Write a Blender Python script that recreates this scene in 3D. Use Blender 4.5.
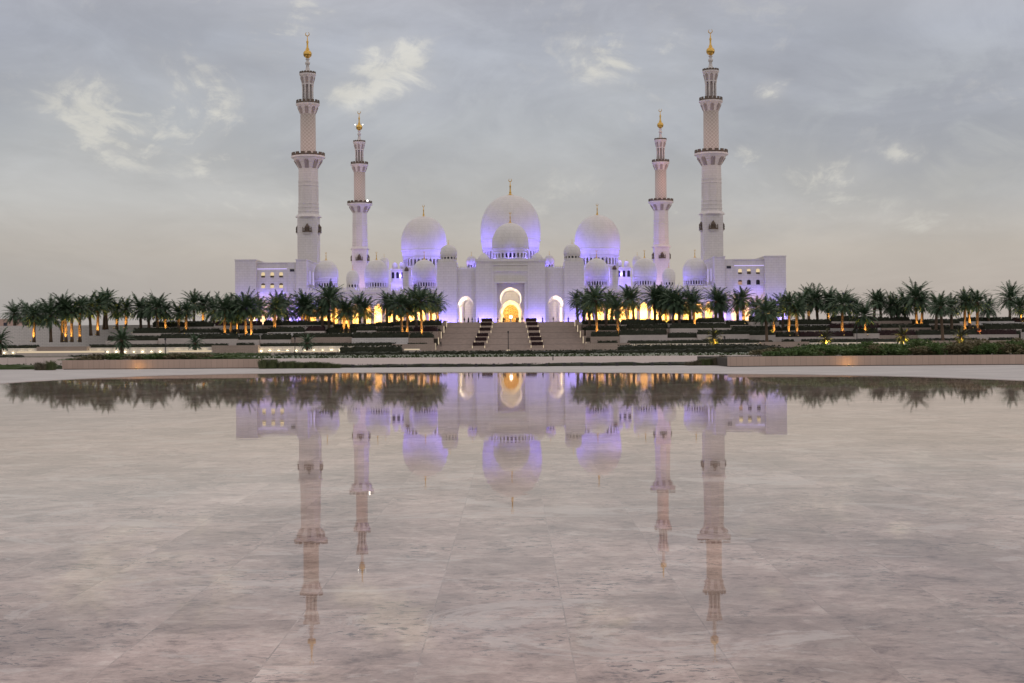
import bpy, bmesh, math, random
from mathutils import Vector, Matrix
from mathutils.geometry import tessellate_polygon
R = math.radians
PI = math.pi
rnd = random.Random(7)
for o in list(bpy.data.objects):
    bpy.data.objects.remove(o)
scene = bpy.context.scene
col = scene.collection

# ------------------------------------------------------------------ camera
F = 1400.0            # focal length in pixels
H0 = 1.2              # camera height over the water
Y0 = 343.7            # horizon row at the picture's middle
ROLL = 0.0072
cam = bpy.data.objects.new('camera', bpy.data.cameras.new('camera'))
col.objects.link(cam)
cam.data.sensor_width = 36
cam.data.lens = F * 36 / 1024
cam.data.shift_y = (Y0 - 341.5) / 1024
cam.data.clip_start = 0.1
cam.data.clip_end = 20000
cam.matrix_world = Matrix.Translation((0, 0, H0)) @ Matrix.Rotation(R(90), 4, 'X') @ Matrix.Rotation(-ROLL, 4, 'Z')
scene.camera = cam

def at(px, py, D):
    ox, oy = px - 512, py - Y0
    return Vector(((ox - ROLL * oy) / F * D, D, H0 - (oy + ROLL * ox) / F * D))
def zz(py, D):        # height of a row measured at the middle of the picture
    return H0 + (Y0 - py) / F * D

def srgb(r, g, b):
    f = lambda c: (c / 255 / 12.92) if c <= 10 else ((c / 255 + 0.055) / 1.055) ** 2.4
    return (f(r), f(g), f(b), 1)

# ------------------------------------------------------------------ node helper
class NT:
    def __init__(s, tree):
        s.t = tree; s.n = tree.nodes; s.l = tree.links
    def new(s, kind, **kw):
        nd = s.n.new(kind)
        for k, v in kw.items(): setattr(nd, k, v)
        return nd
    def put(s, sock, v):
        if v is None: return
        if isinstance(v, bpy.types.NodeSocket): s.l.new(v, sock)
        else: sock.default_value = v
    def math(s, op, a, b=None, c=None, clamp=False):
        nd = s.new('ShaderNodeMath', operation=op, use_clamp=clamp)
        s.put(nd.inputs[0], a)
        if b is not None: s.put(nd.inputs[1], b)
        if c is not None: s.put(nd.inputs[2], c)
        return nd.outputs[0]
    def mix(s, f, a, b, kind='MIX'):
        nd = s.new('ShaderNodeMix', data_type='RGBA', blend_type=kind)
        s.put(nd.inputs[0], f); s.put(nd.inputs[6], a); s.put(nd.inputs[7], b)
        return nd.outputs[2]
    def noise(s, vec, scale, detail=4, rough=.55, dist=0, out=0):
        nd = s.new('ShaderNodeTexNoise')
        if vec is not None: s.l.new(vec, nd.inputs['Vector'])
        nd.inputs['Scale'].default_value = scale; nd.inputs['Detail'].default_value = detail
        nd.inputs['Roughness'].default_value = rough; nd.inputs['Distortion'].default_value = dist
        return nd.outputs[out]
    def ramp(s, f, stops, interp='LINEAR'):
        nd = s.new('ShaderNodeValToRGB'); r = nd.color_ramp; r.interpolation = interp
        while len(r.elements) < len(stops): r.elements.new(.5)
        for e, (p, c) in zip(r.elements, stops):
            e.position = p; e.color = c if isinstance(c, tuple) else (c, c, c, 1)
        s.put(nd.inputs[0], f)
        return nd.outputs[0]
    def mapr(s, v, a, b, c=0., d=1., smooth=True):
        nd = s.new('ShaderNodeMapRange', interpolation_type='SMOOTHSTEP' if smooth else 'LINEAR')
        s.put(nd.inputs[0], v)
        for k, x in zip((1, 2, 3, 4), (a, b, c, d)): nd.inputs[k].default_value = x
        return nd.outputs[0]
    def mapping(s, vec, scale=(1, 1, 1), rot=(0, 0, 0), loc=(0, 0, 0)):
        nd = s.new('ShaderNodeMapping')
        s.l.new(vec, nd.inputs[0]); nd.inputs[1].default_value = loc; nd.inputs[2].default_value = rot; nd.inputs[3].default_value = scale
        return nd.outputs[0]
    def sep(s, vec):
        nd = s.new('ShaderNodeSeparateXYZ'); s.l.new(vec, nd.inputs[0]); return nd.outputs
    def comb(s, x, y, z):
        nd = s.new('ShaderNodeCombineXYZ')
        for k, v in enumerate((x, y, z)): s.put(nd.inputs[k], v)
        return nd.outputs[0]

# ------------------------------------------------------------------ world: dusk sky under broken cloud
SUN_EL, SUN_ROT = R(5), R(104)
w = bpy.data.worlds.new('World'); scene.world = w; w.use_nodes = True
t = NT(w.node_tree); t.n.clear()
d = t.new('ShaderNodeTexCoord').outputs['Generated']
x, y, z = t.sep(d)
grad = t.ramp(t.math('ADD', t.math('MULTIPLY', z, 2.0), 0.0, clamp=True), [
    (0.0, srgb(185, 173, 168)), (.06, srgb(190, 180, 172)), (.13, srgb(196, 188, 179)), (.20, srgb(194, 193, 191)),
    (.30, srgb(189, 192, 196)), (.42, srgb(183, 187, 197)), (.60, srgb(196, 194, 199)), (.8, srgb(220, 211, 208)), (1.0, srgb(226, 217, 213))])
leftcool = t.math('MULTIPLY', t.mapr(x, -.08, -.36), t.mapr(z, .11, .02))
grad = t.mix(t.math('MULTIPLY', leftcool, .75), grad, srgb(174, 171, 169))
zc = t.math('ADD', t.math('MAXIMUM', z, 0.0), .10)
cv = t.comb(t.math('DIVIDE', x, zc), t.math('DIVIDE', y, zc), 0.)
cv = t.mapping(cv, (1.0, .55, 1), (0, 0, R(14)))
big = t.noise(cv, .62, 7, .55, .35)
fine = t.noise(cv, 1.7, 9, .6, .5)
dark = t.math('MULTIPLY', t.mapr(big, .47, .66), t.mapr(z, .04, .18))
skyc = t.mix(t.math('MULTIPLY', dark, .55), grad, srgb(160, 163, 174))
def patches(lst):
    m_ = None
    for (px, py, sx, sy, amp) in lst:
        p = at(px, py, 1) - Vector((0, 0, H0)); p.normalize()
        a = t.math('MULTIPLY', t.math('SUBTRACT', x, p.x), F / sx)
        b = t.math('MULTIPLY', t.math('SUBTRACT', z, p.z), F / sy)
        g = t.math('MULTIPLY', t.math('EXPONENT', t.math('MULTIPLY', t.math('ADD', t.math('MULTIPLY', a, a), t.math('MULTIPLY', b, b)), -.8)), amp)
        m_ = g if m_ is None else t.math('MAXIMUM', m_, g)
    return t.math('MULTIPLY', m_, t.mapr(y, 0, .3))
sd = t.mapping(d, (1, 1, 1.5), (0, R(-20), 0))
n1 = t.noise(sd, 11, 9, .62, .9); n2 = t.noise(sd, 34, 8, .64, .8)
shape = t.math('ADD', t.math('MULTIPLY', n1, .6), t.math('MULTIPLY', n2, .4))
# heavier banks of cloud
dk = patches([(20, 20, 190, 62, .6), (560, 10, 190, 36, .7), (930, 110, 170, 62, .9), (330, 150, 120, 26, .45), (250, 70, 60, 18, .5), (480, 90, 90, 40, .5), (760, 130, 90, 30, .5), (120, 60, 90, 18, .6), (690, 215, 120, 22, .35), (990, 30, 120, 24, .5)])
dk = t.math('MULTIPLY', dk, t.mapr(t.math('ADD', n1, t.math('MULTIPLY', dk, .10)), .40, .62))
skyc = t.mix(t.math('MULTIPLY', dk, .62), skyc, srgb(158, 161, 173))
# brighter breaks where the cloud is thin: a soft glow round small bright gaps
mask = patches([(118, 118, 62, 44, 1.0), (190, 112, 52, 36, .9), (160, 95, 110, 50, .5), (395, 62, 40, 26, .95), (350, 92, 28, 16, .9), (270, 40, 46, 26, .6), (215, 165, 40, 26, .6), (385, 88, 30, 12, .9),
                (605, 58, 34, 28, .85), (670, 45, 34, 34, .5), (770, 92, 16, 12, .9), (808, 178, 52, 18, 1.05), (742, 165, 30, 18, .85), (903, 152, 20, 11, .62), (930, 222, 44, 14, .5), (575, 190, 44, 18, .5), (300, 10, 40, 14, .6),
                (660, 205, 64, 18, .5), (250, 205, 74, 24, .4), (850, 205, 64, 18, .5), (560, 215, 50, 22, .4)])
soft = t.math('MULTIPLY', t.mapr(mask, .0, 1.0), t.mapr(n1, .38, .62))
skyc = t.mix(t.math('MULTIPLY', soft, .38), skyc, srgb(214, 211, 205))
brk = t.math('MULTIPLY', t.mapr(t.math('ADD', shape, t.math('MULTIPLY', mask, .11)), .555, .67), t.mapr(mask, .10, .7), clamp=True)
skyc = t.mix(t.math('MULTIPLY', brk, .66), skyc, srgb(232, 229, 219))
flk = t.math('MULTIPLY', t.mapr(shape, .55, .70), t.mapr(z, .06, .13))
skyc = t.mix(t.math('MULTIPLY', flk, .34), skyc, srgb(218, 215, 209))
mott = t.noise(t.mapping(d, (1, 1, 2.4), (0, R(-14), 0)), 6, 9, .6, .6)
mot = t.math('ADD', t.math('MULTIPLY', t.math('SUBTRACT', t.mapr(mott, .36, .66, .91, 1.06), 1.), t.mapr(z, .02, .12)), 1.)
skyc = t.mix(1.0, skyc, t.comb(mot, mot, mot), 'MULTIPLY')
wisps = t.mapr(fine, .35, .7, .97, 1.03)
skyc = t.mix(1.0, skyc, t.comb(wisps, wisps, wisps), 'MULTIPLY')
nish = t.new('ShaderNodeTexSky', sky_type='NISHITA')
nish.sun_disc = False; nish.sun_elevation = SUN_EL; nish.sun_rotation = SUN_ROT
back = t.math('MULTIPLY', t.mapr(y, .1, -.6, 1.0, 1.08), t.mapr(z, .32, .85, 1.0, 1.12))   # added sky brightness overhead and behind the viewer, lifts facade and floor
cloudbg = t.new('ShaderNodeBackground'); t.put(cloudbg.inputs[0], skyc); t.put(cloudbg.inputs[1], back)
nbg = t.new('ShaderNodeBackground'); t.put(nbg.inputs[0], nish.outputs[0]); nbg.inputs[1].default_value = .05
mx = t.new('ShaderNodeMixShader'); mx.inputs[0].default_value = .93      # the cloud deck covers most of the clear sky
t.l.new(nbg.outputs[0], mx.inputs[1]); t.l.new(cloudbg.outputs[0], mx.inputs[2])
t.l.new(mx.outputs[0], t.new('ShaderNodeOutputWorld').inputs[0])

sun = bpy.data.objects.new('sun', bpy.data.lights.new('sun', 'SUN')); col.objects.link(sun)
sun.data.energy = .10; sun.data.angle = R(20); sun.data.color = (1, .86, .72)
sun.rotation_euler = Vector((-math.sin(SUN_ROT) * math.cos(SUN_EL), -math.cos(SUN_ROT) * math.cos(SUN_EL), -math.sin(SUN_EL))).to_track_quat('-Z', 'Y').to_euler()

vs = scene.view_settings
vs.view_transform = 'Standard'; vs.look = 'None'; vs.gamma = 1; vs.exposure = 0; vs.use_curve_mapping = False
scene.cycles.max_bounces = 6; scene.cycles.diffuse_bounces = 2; scene.cycles.glossy_bounces = 3; scene.cycles.transparent_max_bounces = 12
scene.cycles.sample_clamp_indirect = 4

# ------------------------------------------------------------------ materials
MATS = {}
def principled(name, base=(.5, .5, .5, 1), rough=.6, metal=0, spec=.4):
    m = bpy.data.materials.new(name); m.use_nodes = True
    nt = NT(m.node_tree); p = m.node_tree.nodes['Principled BSDF']
    p.inputs['Base Color'].default_value = base; p.inputs['Roughness'].default_value = rough
    p.inputs['Metallic'].default_value = metal; p.inputs['Specular IOR Level'].default_value = spec
    MATS[name] = m
    return m, nt, p
def varied(name, c1, c2, scale=2., rough=.6, bump=0., metal=0, spec=.4, detail=5, stretch=(1, 1, 1)):
    m, nt, p = principled(name, c1, rough, metal, spec)
    o = nt.new('ShaderNodeTexCoord').outputs['Object']
    v = nt.mapping(o, stretch)
    n = nt.noise(v, scale, detail)
    nt.put(p.inputs['Base Color'], nt.mix(nt.mapr(n, .3, .7), c1, c2))
    if bump:
        b = nt.new('ShaderNodeBump'); b.inputs['Strength'].default_value = bump
        nt.put(b.inputs['Height'], n); nt.l.new(b.outputs[0], p.inputs['Normal'])
    return m
def glow(name, c, strength):
    m = bpy.data.materials.new(name); m.use_nodes = True
    nt = NT(m.node_tree); nt.n.clear()
    e = nt.new('ShaderNodeEmission'); e.inputs[0].default_value = c; e.inputs[1].default_value = strength
    nt.l.new(e.outputs[0], nt.new('ShaderNodeOutputMaterial').inputs[0]); MATS[name] = m
    return m

def cladding(name, c1, c2, cj, bw, bh, rough=.5, mort=.03):
    """stone slabs in courses, seen on vertical faces"""
    m, nt, p = principled(name, c1, rough)
    o = nt.new('ShaderNodeTexCoord').outputs['Object']
    x, y, z = nt.sep(o)
    u = nt.comb(nt.math('ADD', x, y), z, 0.)
    b = nt.new('ShaderNodeTexBrick'); nt.l.new(u, b.inputs['Vector'])
    b.inputs['Color1'].default_value = c1; b.inputs['Color2'].default_value = c2; b.inputs['Mortar'].default_value = cj
    b.inputs['Scale'].default_value = 1; b.inputs['Mortar Size'].default_value = mort; b.inputs['Brick Width'].default_value = bw; b.inputs['Row Height'].default_value = bh
    n = nt.noise(nt.mapping(o, (1, 1, .3)), .5, 5)
    k = nt.mapr(n, .3, .7, .95, 1.02)
    nt.put(p.inputs['Base Color'], nt.mix(1., b.outputs[0], nt.comb(k, k, k), 'MULTIPLY'))
    return m
cladding('marble_wall', (.665, .635, .625, 1), (.635, .605, .595, 1), (.46, .435, .43, 1), 1.8, .9, .45)
cladding('marble_trim', (.69, .66, .645, 1), (.66, .635, .62, 1), (.5, .48, .47, 1), 2.4, 1.4, .45)
cladding('dome_marble', (.68, .655, .645, 1), (.665, .64, .63, 1), (.58, .56, .55, 1), 1.6, 1.3, .4, .06)
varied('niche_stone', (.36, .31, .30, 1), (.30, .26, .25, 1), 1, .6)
varied('stair_shade', (.34, .285, .26, 1), (.28, .24, .22, 1), 1, .7)  # dark tone standing for the shade bands on the stairs
cladding('terrace_stone', (.47, .375, .32, 1), (.42, .335, .285, 1), (.28, .225, .19, 1), 1.2, .4, .7)
cladding('pale_stone', (.74, .70, .68, 1), (.70, .665, .645, 1), (.4, .37, .35, 1), 1.5, .5, .6)
cladding('pink_stone', (.50, .375, .31, 1), (.46, .345, .285, 1), (.30, .235, .20, 1), .28, .5, .65, .006)
cladding('paler_stone', (.62, .55, .51, 1), (.58, .52, .48, 1), (.34, .29, .27, 1), 1.2, .6, .65, .01)
varied('step_stone', (.47, .38, .335, 1), (.39, .32, .285, 1), .8, .7)
varied('gold', (.75, .48, .14, 1), (.62, .38, .09, 1), 1.5, .28, 0, 1)
varied('bronze', (.16, .12, .09, 1), (.10, .075, .06, 1), 2, .5, 0, .3)
varied('dark_glass', (.022, .022, .035, 1), (.035, .03, .05, 1), .8, .3)
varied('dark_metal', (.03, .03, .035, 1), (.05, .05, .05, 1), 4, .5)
varied('soil', (.045, .04, .032, 1), (.07, .06, .048, 1), 1.2, .9, .3)
varied('hedge_leaf', (.016, .022, .012, 1), (.030, .034, .018, 1), 3, .8, .8)
varied('maroon_hedge', (.022, .010, .012, 1), (.040, .016, .018, 1), 3, .8, .8)
varied('green_hedge', (.040, .066, .022, 1), (.060, .085, .030, 1), 3, .8, .8)
varied('frond', (.054, .102, .058, 1), (.100, .155, .085, 1), .9, .55)
varied('frond_lit_yellow', (.10, .095, .05, 1), (.07, .08, .045, 1), .9, .6)
varied('palm_bark', (.17, .12, .08, 1), (.10, .07, .05, 1), 5, .9, .6, stretch=(1, 1, 2))
varied('shrub_leaf', (.070, .13, .035, 1), (.115, .165, .05, 1), 2.2, .6)
varied('shrub_leaf_dull', (.13, .12, .06, 1), (.18, .15, .08, 1), 2.2, .6)
varied('grass_blade', (.07, .10, .035, 1), (.12, .13, .06, 1), 2.2, .7)
varied('grass_dry', (.15, .13, .085, 1), (.10, .095, .06, 1), 2.2, .7)
varied('blossom', (.55, .57, .50, 1), (.40, .44, .36, 1), 2, .7)
varied('skin', (.35, .22, .15, 1), (.30, .19, .13, 1), 3, .6)
varied('dark_cloth', (.015, .015, .02, 1), (.03, .03, .04, 1), 3, .9)
varied('white_cloth', (.6, .58, .55, 1), (.5, .48, .46, 1), 3, .9)
varied('rust_wall', (.45, .32, .27, 1), (.40, .28, .24, 1), .5, .8)
glow('lamp_white', (1, .86, .56, 1), 3.2)
glow('lamp_amber', (1, .62, .18, 1), 4.0)
glow('led_cream', (1, .80, .55, 1), .66)
glow('led_violet', (.66, .56, 1, 1), 1.0)
glow('window_warm', (1, .78, .46, 1), .78)
glow('window_dim', (1, .60, .42, 1), .42)
glow('star_lamp', (1, .95, .85, 1), 6)

def lattice_mat(name, c1, c2):
    m, nt, p = principled(name, c1, .5)
    o = nt.new('ShaderNodeTexCoord').outputs['Object']
    x, y, z = nt.sep(o)
    th = nt.math('MULTIPLY', nt.math('ARCTAN2', y, x), 6.)
    a = nt.math('SINE', nt.math('ADD', th, nt.math('MULTIPLY', z, 2.2)))
    b = nt.math('SINE', nt.math('SUBTRACT', th, nt.math('MULTIPLY', z, 2.2)))
    f = nt.mapr(nt.math('MINIMUM', nt.math('ABSOLUTE', a), nt.math('ABSOLUTE', b)), .12, .34)
    nt.put(p.inputs['Base Color'], nt.mix(f, c1, c2))
    return m
lattice_mat('lattice_shaft', (.64, .58, .54, 1), (.44, .37, .33, 1))
lattice_mat('lattice_pink', (.68, .58, .55, 1), (.48, .36, .33, 1))

def screen_mat():
    m, nt, p = principled('gold_screen', (.75, .45, .10, 1), .4, .2)
    o = nt.new('ShaderNodeTexCoord').outputs['Object']
    v = nt.new('ShaderNodeTexVoronoi', feature='DISTANCE_TO_EDGE'); nt.l.new(nt.mapping(o, (1.1, .2, 1.1)), v.inputs['Vector']); v.inputs['Scale'].default_value = 1.2
    nt.put(p.inputs['Base Color'], nt.mix(nt.mapr(v.outputs[0], .03, .12), (.85, .60, .22, 1), (.50, .24, .05, 1)))
screen_mat()

# wet marble paving on the pool's floor
def pool_floor_mat():
    m, nt, p = principled('travertine_floor', (.5, .45, .42, 1), .55)
    o = nt.new('ShaderNodeTexCoord').outputs['Object']
    x, y, z = nt.sep(o)
    uv = nt.comb(y, nt.math('ADD', x, .37), 0.)
    b = nt.new('ShaderNodeTexBrick'); nt.l.new(uv, b.inputs['Vector'])
    b.inputs['Color1'].default_value = (0, 0, 0, 1); b.inputs['Color2'].default_value = (1, 1, 1, 1); b.inputs['Mortar'].default_value = (.5, .5, .5, 1)
    b.inputs['Scale'].default_value = 1; b.inputs['Mortar Size'].default_value = .0035; b.inputs['Brick Width'].default_value = 1.8; b.inputs['Row Height'].default_value = .6
    b.offset = .5
    tile = nt.sep(b.outputs[0])[0]
    joint = b.outputs['Fac']
    # every slab is cut from another place of the stone
    sh = nt.comb(nt.math('MULTIPLY', tile, 37.), nt.math('MULTIPLY', tile, 91.), nt.math('MULTIPLY', tile, 13.))
    va = nt.new('ShaderNodeVectorMath', operation='ADD'); nt.l.new(o, va.inputs[0]); nt.l.new(sh, va.inputs[1]); q = va.outputs[0]
    vein = nt.noise(q, 3.4, 12, .72, .7)
    fleck = nt.noise(nt.mapping(q, (.85, 1.1, 1)), 15., 10, .74, .5)
    cloud = nt.noise(nt.mapping(q, (.85, 1.1, 1)), 1.5, 9, .66, .5)
    big = nt.noise(o, .35, 7, .62, .5)
    c = nt.ramp(nt.math('ADD', nt.math('MULTIPLY', vein, .58), nt.math('MULTIPLY', fleck, .42)), [(.39, (.30, .195, .16, 1)), (.45, (.62, .47, .415, 1)), (.52, (.80, .64, .575, 1)), (.60, (.97, .85, .78, 1))])
    tone = nt.math('ADD', nt.mapr(cloud, .38, .62, .80, 1.16), nt.math('MULTIPLY', nt.math('SUBTRACT', tile, .5), .09))
    tone = nt.math('MULTIPLY', tone, nt.mapr(big, .38, .62, .80, 1.12))
    c = nt.mix(1., c, nt.comb(tone, nt.math('POWER', tone, 1.12), nt.math('POWER', tone, 1.2)), 'MULTIPLY')
    # pits in the travertine
    pit = nt.noise(nt.mapping(q, (.9, 1.5, 1)), 17., 7, .68, .5)
    zone = nt.mapr(nt.noise(o, 1.1, 5, .6), .45, .62)
    c = nt.mix(nt.math('MULTIPLY', nt.mapr(pit, .55, .60), nt.math('ADD', nt.math('MULTIPLY', zone, .72), .22)), c, (.10, .07, .065, 1))
    # pale lime deposit
    lime = nt.noise(nt.mapping(o, (.8, 1.1, 1), loc=(3, 1, 0)), 1.0, 12, .74, 1.0)
    c = nt.mix(nt.math('MULTIPLY', nt.mapr(lime, .54, .585), .6), c, (.97, .90, .86, 1))
    c = nt.mix(nt.math('MULTIPLY', joint, .25), c, (.30, .25, .23, 1))
    nt.put(p.inputs['Base Color'], c)
pool_floor_mat()

def water_mat():
    m = bpy.data.materials.new('still_water'); m.use_nodes = True; MATS['still_water'] = m
    nt = NT(m.node_tree); nt.n.clear()
    o = nt.new('ShaderNodeTexCoord').outputs['Object']
    n1 = nt.noise(nt.mapping(o, (.6, 1.6, 1)), 2.2, 4, .5, .2)
    bp = nt.new('ShaderNodeBump'); bp.inputs['Strength'].default_value = .034; bp.inputs['Distance'].default_value = .01
    nt.l.new(n1, bp.inputs['Height'])
    fr = nt.new('ShaderNodeFresnel'); fr.inputs[0].default_value = 1.33; nt.l.new(bp.outputs[0], fr.inputs[1])
    gl = nt.new('ShaderNodeBsdfGlossy'); gl.inputs['Color'].default_value = (1, .975, .955, 1); gl.inputs['Roughness'].default_value = .009
    nt.l.new(bp.outputs[0], gl.inputs['Normal'])
    tr = nt.new('ShaderNodeBsdfTransparent'); tr.inputs[0].default_value = (.95, .95, .95, 1)
    mx = nt.new('ShaderNodeMixShader'); nt.l.new(fr.outputs[0], mx.inputs[0]); nt.l.new(tr.outputs[0], mx.inputs[1]); nt.l.new(gl.outputs[0], mx.inputs[2])
    nt.l.new(mx.outputs[0], nt.new('ShaderNodeOutputMaterial').inputs[0])
water_mat()

def plaza_mat():
    m, nt, p = principled('plaza_stone', (.5, .5, .5, 1), .5)
    o = nt.new('ShaderNodeTexCoord').outputs['Object']
    b = nt.new('ShaderNodeTexBrick'); nt.l.new(o, b.inputs['Vector'])
    b.inputs['Color1'].default_value = (.50, .465, .45, 1); b.inputs['Color2'].default_value = (.46, .43, .415, 1); b.inputs['Mortar'].default_value = (.33, .31, .30, 1)
    b.inputs['Scale'].default_value = 1; b.inputs['Mortar Size'].default_value = .008; b.inputs['Brick Width'].default_value = 1.8; b.inputs['Row Height'].default_value = .9
    k = nt.mapr(nt.noise(o, .5, 6), .3, .7, .88, 1.08)
    nt.put(p.inputs['Base Color'], nt.mix(1., b.outputs[0], nt.comb(k, k, k), 'MULTIPLY'))
plaza_mat()
varied('paving', (.50, .42, .39, 1), (.43, .36, .34, 1), .25, .7, stretch=(.3, 1, 1))
varied('ground', (.12, .115, .08, 1), (.20, .175, .14, 1), .04, .95, detail=8)
varied('platform_paving', (.5, .47, .46, 1), (.44, .42, .41, 1), .2, .5)

# ------------------------------------------------------------------ mesh builder
class MB:
    def __init__(s): s.v = []; s.f = []
    def add(s, vs, fs):
        k = len(s.v); s.v += [tuple(p) for p in vs]; s.f += [tuple(i + k for i in f) for f in fs]; return s
    def box(s, x0, x1, y0, y1, z0, z1):
        return s.add([(x0, y0, z0), (x1, y0, z0), (x1, y1, z0), (x0, y1, z0), (x0, y0, z1), (x1, y0, z1), (x1, y1, z1), (x0, y1, z1)],
                     [(0, 3, 2, 1), (4, 5, 6, 7), (0, 1, 5, 4), (1, 2, 6, 5), (2, 3, 7, 6), (3, 0, 4, 7)])
    def prism(s, outline, holes, y0, y1):
        """outline and holes in x, z; extruded from y0 (front) to y1 (back)"""
        loops = [list(outline)] + [list(h) for h in holes]
        tri = tessellate_polygon([[Vector((p[0], p[1], 0)) for p in l] for l in loops])
        pts = [p for l in loops for p in l]; n = len(pts)
        vs = [(p[0], y0, p[1]) for p in pts] + [(p[0], y1, p[1]) for p in pts]
        fs = []
        for a, b, c in tri:
            pa, pb, pc = pts[a], pts[b], pts[c]
            cr = (pb[0] - pa[0]) * (pc[1] - pa[1]) - (pb[1] - pa[1]) * (pc[0] - pa[0])
            if cr < 0: b, c = c, b
            fs.append((a, b, c)); fs.append((a + n, c + n, b + n))
        k = 0
        for li, l in enumerate(loops):
            m = len(l)
            ar = sum(l[i][0] * l[(i + 1) % m][1] - l[(i + 1) % m][0] * l[i][1] for i in range(m))
            flip = (ar < 0) != (li > 0)
            for i in range(m):
                a, b = k + i, k + (i + 1) % m
                q = (a, a + n, b + n, b)
                fs.append(q if flip else q[::-1])
            k += m
        return s.add(vs, fs)
    def lathe(s, prof, c=(0, 0, 0), n=32, rot=0., ribs=0., a0=0., a1=2 * PI):
        full = abs(a1 - a0 - 2 * PI) < 1e-6
        m = n if full else n + 1
        vs = []; fs = []
        for (r, z) in prof:
            for k in range(m):
                a = a0 + rot + (a1 - a0) * k / n
                vs.append((c[0] + r * math.cos(a), c[1] + r * math.sin(a), c[2] + z))
        for i in range(len(prof) - 1):
            for k in range(n):
                k2 = (k + 1) % m
                fs.append((i * m + k, i * m + k2, (i + 1) * m + k2, (i + 1) * m + k))
        if prof[0][0] > 1e-4 and full: fs.append(tuple(range(m - 1, -1, -1)))
        if prof[-1][0] > 1e-4 and full: fs.append(tuple((len(prof) - 1) * m + k for k in range(m)))
        return s.add(vs, fs)
    def tube(s, pts, rads, n=6):
        vs = []; fs = []
        for i, p in enumerate(pts):
            p = Vector(p); q = Vector(pts[min(i + 1, len(pts) - 1)]) - Vector(pts[max(i - 1, 0)])
            q.normalize(); up = Vector((0, 0, 1)) if abs(q.z) < .9 else Vector((1, 0, 0))
            a = q.cross(up).normalized(); b = q.cross(a)
            r = rads[i] if isinstance(rads, (list, tuple)) else rads
            for k in range(n):
                th = 2 * PI * k / n
                vs.append(p + (a * math.cos(th) + b * math.sin(th)) * r)
        for i in range(len(pts) - 1):
            for k in range(n):
                fs.append((i * n + k, i * n + (k + 1) % n, (i + 1) * n + (k + 1) % n, (i + 1) * n + k))
        fs.append(tuple(range(n - 1, -1, -1))); fs.append(tuple((len(pts) - 1) * n + k for k in range(n)))
        return s.add(vs, fs)
    def loft(s, a, b):
        n = len(a)
        return s.add(list(a) + list(b), [(i, i + 1, n + i + 1, n + i) for i in range(n - 1)])
    def mesh(s, name, mat, smooth=False):
        me = bpy.data.meshes.new(name); me.from_pydata(s.v, [], s.f); me.update()
        me.materials.append(MATS[mat])
        if smooth:
            me.polygons.foreach_set('use_smooth', [True] * len(me.polygons))
        return me
    def build(s, name, mat, parent=None, loc=(0, 0, 0), smooth=False):
        o = bpy.data.objects.new(name, s.mesh(name, mat, smooth)); col.objects.link(o)
        o.location = loc
        if parent: o.parent = parent
        return o

def tag(o, label=None, cat=None, group=None, kind=None):
    if label: o['label'] = label
    if cat: o['category'] = cat
    if group: o['group'] = group
    if kind: o['kind'] = kind
    return o
def empty(name, loc, label, cat, group=None):
    o = bpy.data.objects.new(name, None); col.objects.link(o); o.location = loc; o.empty_display_size = .5
    return tag(o, label, cat, group)
def copy_tree(o, parent=None):
    c = o.copy(); col.objects.link(c); c.parent = parent
    for ch in [k for k in bpy.data.objects if k.parent == o]: copy_tree(ch, c)
    return c
def lamp(name, loc, color, energy, radius=.15, kind='POINT', direction=None, angle=None, parent=None, size_y=None):
    L = bpy.data.lights.new(name, kind); L.color = color; L.energy = energy
    if kind == 'AREA':
        L.size = radius
        if size_y: L.shape = 'RECTANGLE'; L.size_y = size_y
    else: L.shadow_soft_size = radius
    if kind == 'SPOT': L.spot_size = angle or R(70); L.spot_blend = .6
    o = bpy.data.objects.new(name, L); col.objects.link(o); o.location = loc
    if direction is not None: o.rotation_euler = Vector(direction).to_track_quat('-Z', 'Y').to_euler()
    o.visible_glossy = False
    if parent: o.parent = parent
    return o
ORD = 'zeroth first second third fourth fifth sixth seventh eighth ninth tenth eleventh twelfth thirteenth fourteenth fifteenth sixteenth seventeenth eighteenth nineteenth twentieth'.split()
def ordinal(n):
    if n <= 20: return ORD[n]
    tens = {2: 'twenty', 3: 'thirty', 4: 'forty', 5: 'fifty', 6: 'sixty'}[n // 10]
    if n % 10 == 0: return tens[:-1] + 'ieth'
    return tens + '-' + ORD[n % 10]
VIOLET = (.22, .165, 1.0)
WARM = (1., .72, .36)
AMBER = (1., .55, .16)
CX = -.35

# ------------------------------------------------------------------ setting
def struct(name, mb, mat, smooth=False):
    return tag(mb.build(name, mat, smooth=smooth), kind='structure')

def gz(Y):
    if Y < 90: return -.10
    if Y < 120: return -.10
    if Y < 300: return -.10 - .8 * (Y - 120) / 180
    return -.9
rows = [-80, 60, 90, 120, 165, 210, 255, 300, 400, 800, 2000, 9000]
xs = [-9000, -2000, -400, -100, 0, 100, 400, 2000, 9000]
mb = MB()
vs_ = [(x_, y_, gz(y_)) for y_ in rows for x_ in xs]
nx = len(xs)
mb.add(vs_, [(j * nx + i, j * nx + i + 1, (j + 1) * nx + i + 1, (j + 1) * nx + i) for j in range(len(rows) - 1) for i in range(nx - 1)])
struct('ground', mb, 'ground')

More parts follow.
